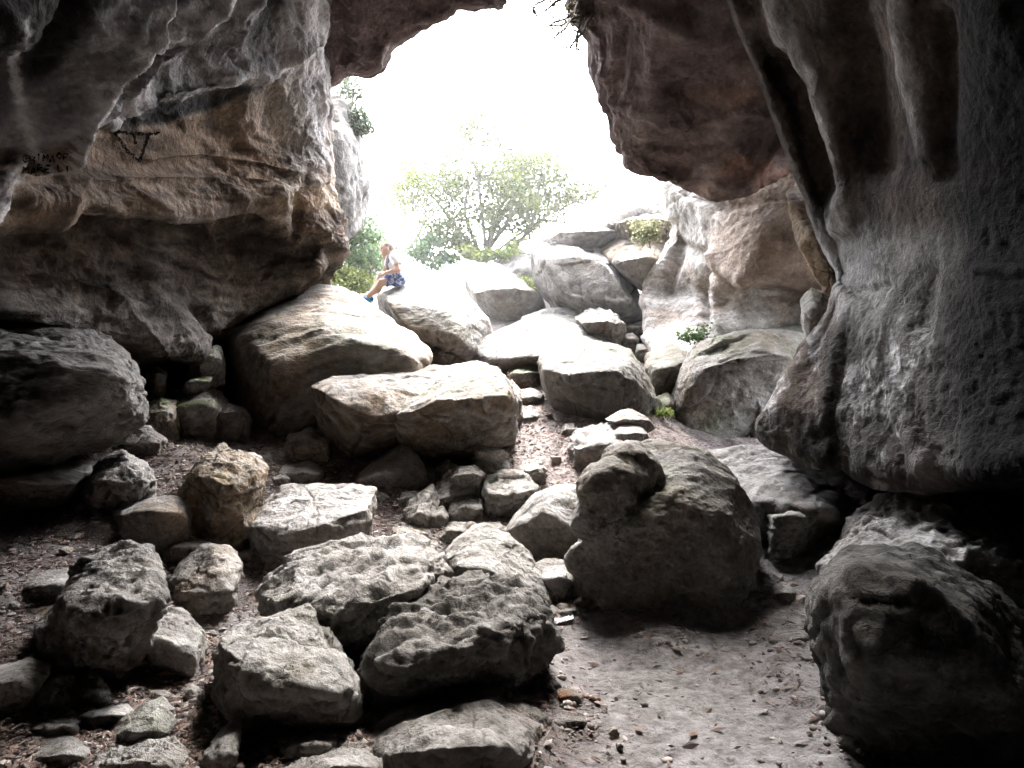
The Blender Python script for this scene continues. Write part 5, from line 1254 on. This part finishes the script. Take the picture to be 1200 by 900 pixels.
def person():
    D0 = 12.9; S = 1.0
    def q(px, py, dd=0.): return P(px, py, D0+dd)
    hip = q(467, 324); hipL = q(466, 326, -.10); hipR = q(468, 325, .10)
    kneeL = q(447, 331, -.22); kneeR = q(446, 326, .16); ankL = q(427.5, 349.5, -.25); ankR = q(432, 347, .12)
    toeL = q(418, 347.5, -.30); toeR = q(423, 344.5, .1)
    chest = q(463, 308, .02); neck = q(459, 299, .0); head = q(454, 292, -.02)
    shL = q(463.5, 301.5, -.19); shR = q(461, 301.5, .19)
    elL = q(467, 316, -.27); wrL = q(452.5, 319.5, -.30); elR = q(452, 315, .16); wrR = q(450.5, 303, .05)
    flL = q(448.5, 320.5, -.30); flR = q(450.5, 299, .0)
    px1 = D0/F
    def body(X):
        d = cone(X, hip, chest, .135, .150); d = smin(d, cone(X, hipL, hipR, .125, .125), .06)
        d = smin(d, cone(X, chest, (shL+shR)/2+[0, 0, -.02], .15, .12), .06)
        d = smin(d, cone(X, shL, shR, .075, .075), .06)
        d = smin(d, cone(X, (shL+shR)/2, head+[.01, 0, -.06], .065, .055), .04)
        d = smin(d, ell(X, head, (.098, .078, .115)), .02)
        d = smin(d, ell(X, head+[-.045, 0, -.065], (.055, .05, .05)), .03)       # jaw
        d = smin(d, cone(X, head+[-.088, 0, .02], head+[-.115, 0, -.018], .012, .018), .015)  # nose
        d = smin(d, cone(X, head+[-.085, -.02, -.058], head+[-.085, .02, -.058], .012, .012), .012)  # lips
        d = smin(d, cone(X, head+[-.085, -.04, .032], head+[-.085, .04, .032], .012, .012), .015)   # brow
        for s in (-1, 1): d = smin(d, ell(X, head+[.015, s*.082, -.005], (.022, .014, .034)), .008)  # ears
        for hp, kn, an in ((hipL, kneeL, ankL), (hipR, kneeR, ankR)):
            d = smin(d, cone(X, hp, kn, .092, .062), .05); mid = kn+(an-kn)*.35+[.02, 0, -.02]
            d = smin(d, cone(X, kn, mid, .058, .060), .03); d = smin(d, cone(X, mid, an, .058, .038), .03)
        for an, to in ((ankL, toeL), (ankR, toeR)): d = smin(d, cone(X, an+[.02, 0, -.05], to+[0, 0, -.03], .045, .034), .03)
        for sh, el_, wr in ((shL, elL, wrL), (shR, elR, wrR)):
            d = smin(d, cone(X, sh, el_, .062, .043), .04); d = smin(d, cone(X, el_, wr, .043, .028), .025)
        # hands: palm, four curled fingers and a thumb
        for wr, tip, lat in ((wrL, flL, np.array([0, 1., .2])), (wrR, flR, np.array([.3, 1., 0]))):
            ax = tip-wr; ax /= np.linalg.norm(ax); lat = lat-(lat@ax)*ax; lat /= np.linalg.norm(lat); cu = np.cross(ax, lat)
            if cu[2] > 0: cu = -cu
            pm = wr+ax*.085
            d = smin(d, cone(X, wr+ax*.01, pm, .030, .036), .02)
            for kf, lf in ((-1.5, .062), (-.5, .075), (.5, .08), (1.5, .07)):
                b0 = pm+lat*kf*.019; b1 = b0+ax*lf*.55+cu*.012; b2 = b1+ax*lf*.3+cu*lf*.4
                d = smin(d, cone(X, b0, b1, .0105, .0095), .006); d = smin(d, cone(X, b1, b2, .0095, .008), .004)
            t0 = wr+ax*.03+lat*-.03; t1 = t0+ax*.035-lat*.03+cu*.01; d = smin(d, cone(X, t0, t1, .013, .011), .008); d = smin(d, cone(X, t1, t1+ax*.03+cu*.012, .011, .009), .005)
        return d
    allp = np.array([hip, hipL, hipR, kneeL, kneeR, ankL, ankR, toeL, toeR, chest, neck, head, shL, shR, elL, wrL, elR, wrR])
    lo = allp.min(0)-.24; hi = allp.max(0)+.24
    V, Fq = surface_nets(body, lo, hi, .0095)
    me_skin = simple_material('skin', (.40, .27, .21), var=.08, scale=14, rough=.6)
    base = np.array([hip[0], hip[1], hip[2]-.14])
    root = empty('person', tuple(base)); tag(root, 'man in a white shirt and patterned shorts sitting on a slanting boulder, hand raised', 'person')
    N = normals_of(V, Fq)
    mesh_np('body', V, Fq, me_skin, parent=root)
    def shell(name, fn, h, mat, extra=None):
        V2, F2 = surface_nets(fn, lo, hi, h); return mesh_np(name, V2, F2, mat, parent=root)
    torso = lambda X: smin(smin(cone(X, hip, chest, .150, .168), cone(X, chest, (shL+shR)/2+[0, 0, -.02], .166, .135), .06), cone(X, shL, shR, .092, .092), .06)
    def shirt(X):
        d = torso(X)
        for sh, el_ in ((shL, elL), (shR, elR)): d = smin(d, cone(X, sh, sh+(el_-sh)*.62, .082, .072), .04)
        d = d+.006*np.sin(X[:, 2]*42+X[:, 0]*25)
        ax = (neck-chest)/np.linalg.norm(neck-chest)
        d = np.maximum(d, (X-neck)@ax-.025)                   # neckline
        d = np.maximum(d, hip[2]-.05-X[:, 2])                 # hem
        for sh, el_ in ((shL, elL), (shR, elR)):
            a_ = (el_-sh)/np.linalg.norm(el_-sh)
            near = (np.linalg.norm(X-el_, axis=1) < .16)
            d = np.where(near & (((X-sh)@a_) > .60*np.linalg.norm(el_-sh)) & (torso(X) > .02), np.maximum(d, .01), d)
        return d
    shell('shirt', shirt, .0105, simple_material('white_cotton', (.72, .72, .74), var=.08, scale=18))
    def shorts(X):
        d = cone(X, hipL, hipR, .140, .140); d = smin(d, cone(X, hip, hip+(chest-hip)*.2, .148, .150), .05)
        for hp, kn in ((hipL, kneeL), (hipR, kneeR)): d = smin(d, cone(X, hp, hp+(kn-hp)*.80, .108, .090), .05)
        d = d+.005*np.sin(X[:, 0]*60+X[:, 2]*30)
        for hp, kn in ((hipL, kneeL), (hipR, kneeR)):
            a_ = (kn-hp)/np.linalg.norm(kn-hp); near = np.linalg.norm(X-kn, axis=1) < .20
            d = np.where(near & (((X-hp)@a_) > .78*np.linalg.norm(kn-hp)), np.maximum(d, .01), d)
        return np.maximum(d, X[:, 2]-(hip[2]+.06))
    m, nt, nd, ln = nodes_of('patterned_cloth')
    out = nd.new('ShaderNodeOutputMaterial'); bs = nd.new('ShaderNodeBsdfPrincipled'); bs.inputs['Roughness'].default_value = .9
    geo = nd.new('ShaderNodeNewGeometry'); nz = N_(nd, 'ShaderNodeTexNoise', Scale=22, Detail=2); ln.new(geo.outputs['Position'], nz.inputs['Vector'])
    rp = nd.new('ShaderNodeValToRGB'); rp.color_ramp.interpolation = 'CONSTANT'
    rp.color_ramp.elements[0].color = (.05, .07, .16, 1); e = rp.color_ramp.elements.new(.46); e.color = (.16, .20, .34, 1)
    rp.color_ramp.elements[-1].position = .58; rp.color_ramp.elements[-1].color = (.42, .44, .52, 1)
    ln.new(nz.outputs[0], rp.inputs[0]); ln.new(rp.outputs[0], bs.inputs['Base Color']); ln.new(bs.outputs[0], out.inputs[0])
    shell('shorts', shorts, .0105, m)
    M_SHOE = simple_material('blue_mesh_shoe', (.03, .20, .34), var=.3, scale=50); M_SOLE = simple_material('pale_sole', (.55, .55, .55), var=.1)
    M_SOCK = simple_material('white_sock', (.72, .72, .72), var=.06)
    for an, to in ((ankL, toeL), (ankR, toeR)):
        f1 = lambda X: np.maximum(smin(cone(X, an+[.03, 0, -.045], to+[0, 0, -.028], .058, .046), cone(X, an+[0, 0, -.04], an+[0, 0, .0], .056, .052), .03), (X[:, 2]-(an[2]+.01)))
        l2, h2 = np.minimum(an, to)-.16, np.maximum(an, to)+.14
        V2, F2 = surface_nets(f1, l2, h2, .009); sh = mesh_np('shoe', V2, F2, M_SHOE, parent=root)
        bpy.context.view_layer.update()
        f2 = lambda X: cone(X, an+[.04, 0, -.085], to+[-.01, 0, -.062], .036, .034)
        V3, F3 = surface_nets(f2, l2, h2, .009); so = mesh_np('sole', V3, F3, M_SOLE, origin=np.array(root.location)+np.array(sh.location)); so.parent = sh; so.location = (0, 0, 0)
        f3 = lambda X: np.maximum(cone(X, an+[0, 0, -.02], an+[.02, 0, .09], .050, .050), X[:, 2]-(an[2]+.07))
        V3, F3 = surface_nets(f3, l2, h2+.06, .009); mesh_np('sock', V3, F3, M_SOCK, parent=root)
    hair = lambda X: np.maximum(ell(X, head+[.012, 0, .012], (.100, .083, .112)), np.maximum(-(X[:, 2]-head[2]-.03+(X[:, 0]-head[0])*.9*(1)), -(X[:, 0]-head[0]+.055)))
    l2, h2 = head-.16, head+.16
    V2, F2 = surface_nets(hair, l2, h2, .008); mesh_np('hair', V2, F2, simple_material('short_grey_hair', (.16, .14, .125), var=.3, scale=90), parent=root)
    for s in (-1, 1):
        f5 = lambda X: ell(X, head+[-.088, s*.032, .010], (.012, .014, .010))
        V2, F2 = surface_nets(f5, l2, h2, .004); mesh_np('eye', V2, F2, simple_material('dark_eye', (.03, .025, .02), var=.1), parent=root)
    strap = lambda X: np.maximum(torso(X)-.012, np.maximum(np.abs(X[:, 1]-shL[1]-.07-.25*(chest[2]-X[:, 2]))-.024, np.maximum(X[:, 0]-chest[0]+.01, hip[2]+.06-X[:, 2])))
    V2, F2 = surface_nets(strap, lo, hi, .010); mesh_np('bag_strap', V2, F2, simple_material('grey_webbing', (.16, .17, .20), var=.2), parent=root)
person()
SKY_STRENGTH, SUN_STRENGTH = 7.0, 3.0
# ------------------------------------------------------------------ light and render settings
w = bpy.data.worlds.new('World'); scene.world = w; w.use_nodes = True
nt = w.node_tree; nt.nodes.clear()
SUN_EL, SUN_AZ = math.radians(62), math.radians(12)     # azimuth from +y towards +x
sky = nt.nodes.new('ShaderNodeTexSky'); sky.sky_type = 'NISHITA'; sky.sun_disc = False
sky.sun_elevation = SUN_EL; sky.sun_rotation = SUN_AZ
sky.air_density = 1.0; sky.dust_density = 4.0; sky.ozone_density = 1.0
hs = nt.nodes.new('ShaderNodeHueSaturation'); hs.inputs['Saturation'].default_value = .35
bg = nt.nodes.new('ShaderNodeBackground'); bg.inputs[1].default_value = SKY_STRENGTH
ow = nt.nodes.new('ShaderNodeOutputWorld')
nt.links.new(sky.outputs[0], hs.inputs['Color']); nt.links.new(hs.outputs[0], bg.inputs[0]); nt.links.new(bg.outputs[0], ow.inputs[0])
ld = bpy.data.lights.new('sun', 'SUN'); ld.energy = SUN_STRENGTH; ld.angle = math.radians(25); ld.color = (1, .965, .92)
lo = bpy.data.objects.new('sun', ld); COL.objects.link(lo)
sd = Vector((math.sin(SUN_AZ)*math.cos(SUN_EL), math.cos(SUN_AZ)*math.cos(SUN_EL), math.sin(SUN_EL)))
lo.rotation_euler = sd.to_track_quat('Z', 'Y').to_euler(); lo.location = (0, 30, 40)

scene.view_settings.view_transform = 'Standard'; scene.view_settings.look = 'None'
scene.view_settings.exposure = 0; scene.view_settings.gamma = 1
scene.render.engine = 'CYCLES'
cy = scene.cycles
cy.max_bounces = 6; cy.diffuse_bounces = 4; cy.glossy_bounces = 2; cy.transmission_bounces = 3; cy.transparent_max_bounces = 6
cy.use_denoising = True; cy.denoiser = 'OPENIMAGEDENOISE'; cy.denoising_input_passes = 'RGB_ALBEDO_NORMAL'
cy.use_adaptive_sampling = True; cy.adaptive_threshold = .015
cy.sample_clamp_indirect = 8
cy.caustics_reflective = False; cy.caustics_refractive = False
w.cycles.sampling_method = 'AUTOMATIC'

# thin mist added outside the mouth to stand in for lens glare
bm = bmesh.new(); bmesh.ops.create_cube(bm, size=1.0)
for v in bm.verts: v.co = Vector((v.co.x*36, 30+v.co.y*36, 6+v.co.z*22))
me = bpy.data.meshes.new('haze'); bm.to_mesh(me); bm.free()
hz = bpy.data.objects.new('haze', me); COL.objects.link(hz); tag(hz, 'thin haze added outside the opening as a glare veil', None, None, 'structure')
m, hn, nd, ln = nodes_of('glare_haze'); out = nd.new('ShaderNodeOutputMaterial'); vs = nd.new('ShaderNodeVolumeScatter')
vs.inputs['Density'].default_value = .0065; vs.inputs['Color'].default_value = (1, 1, 1, 1); ln.new(vs.outputs[0], out.inputs['Volume'])
me.materials.append(m)
cy.volume_bounces = 0
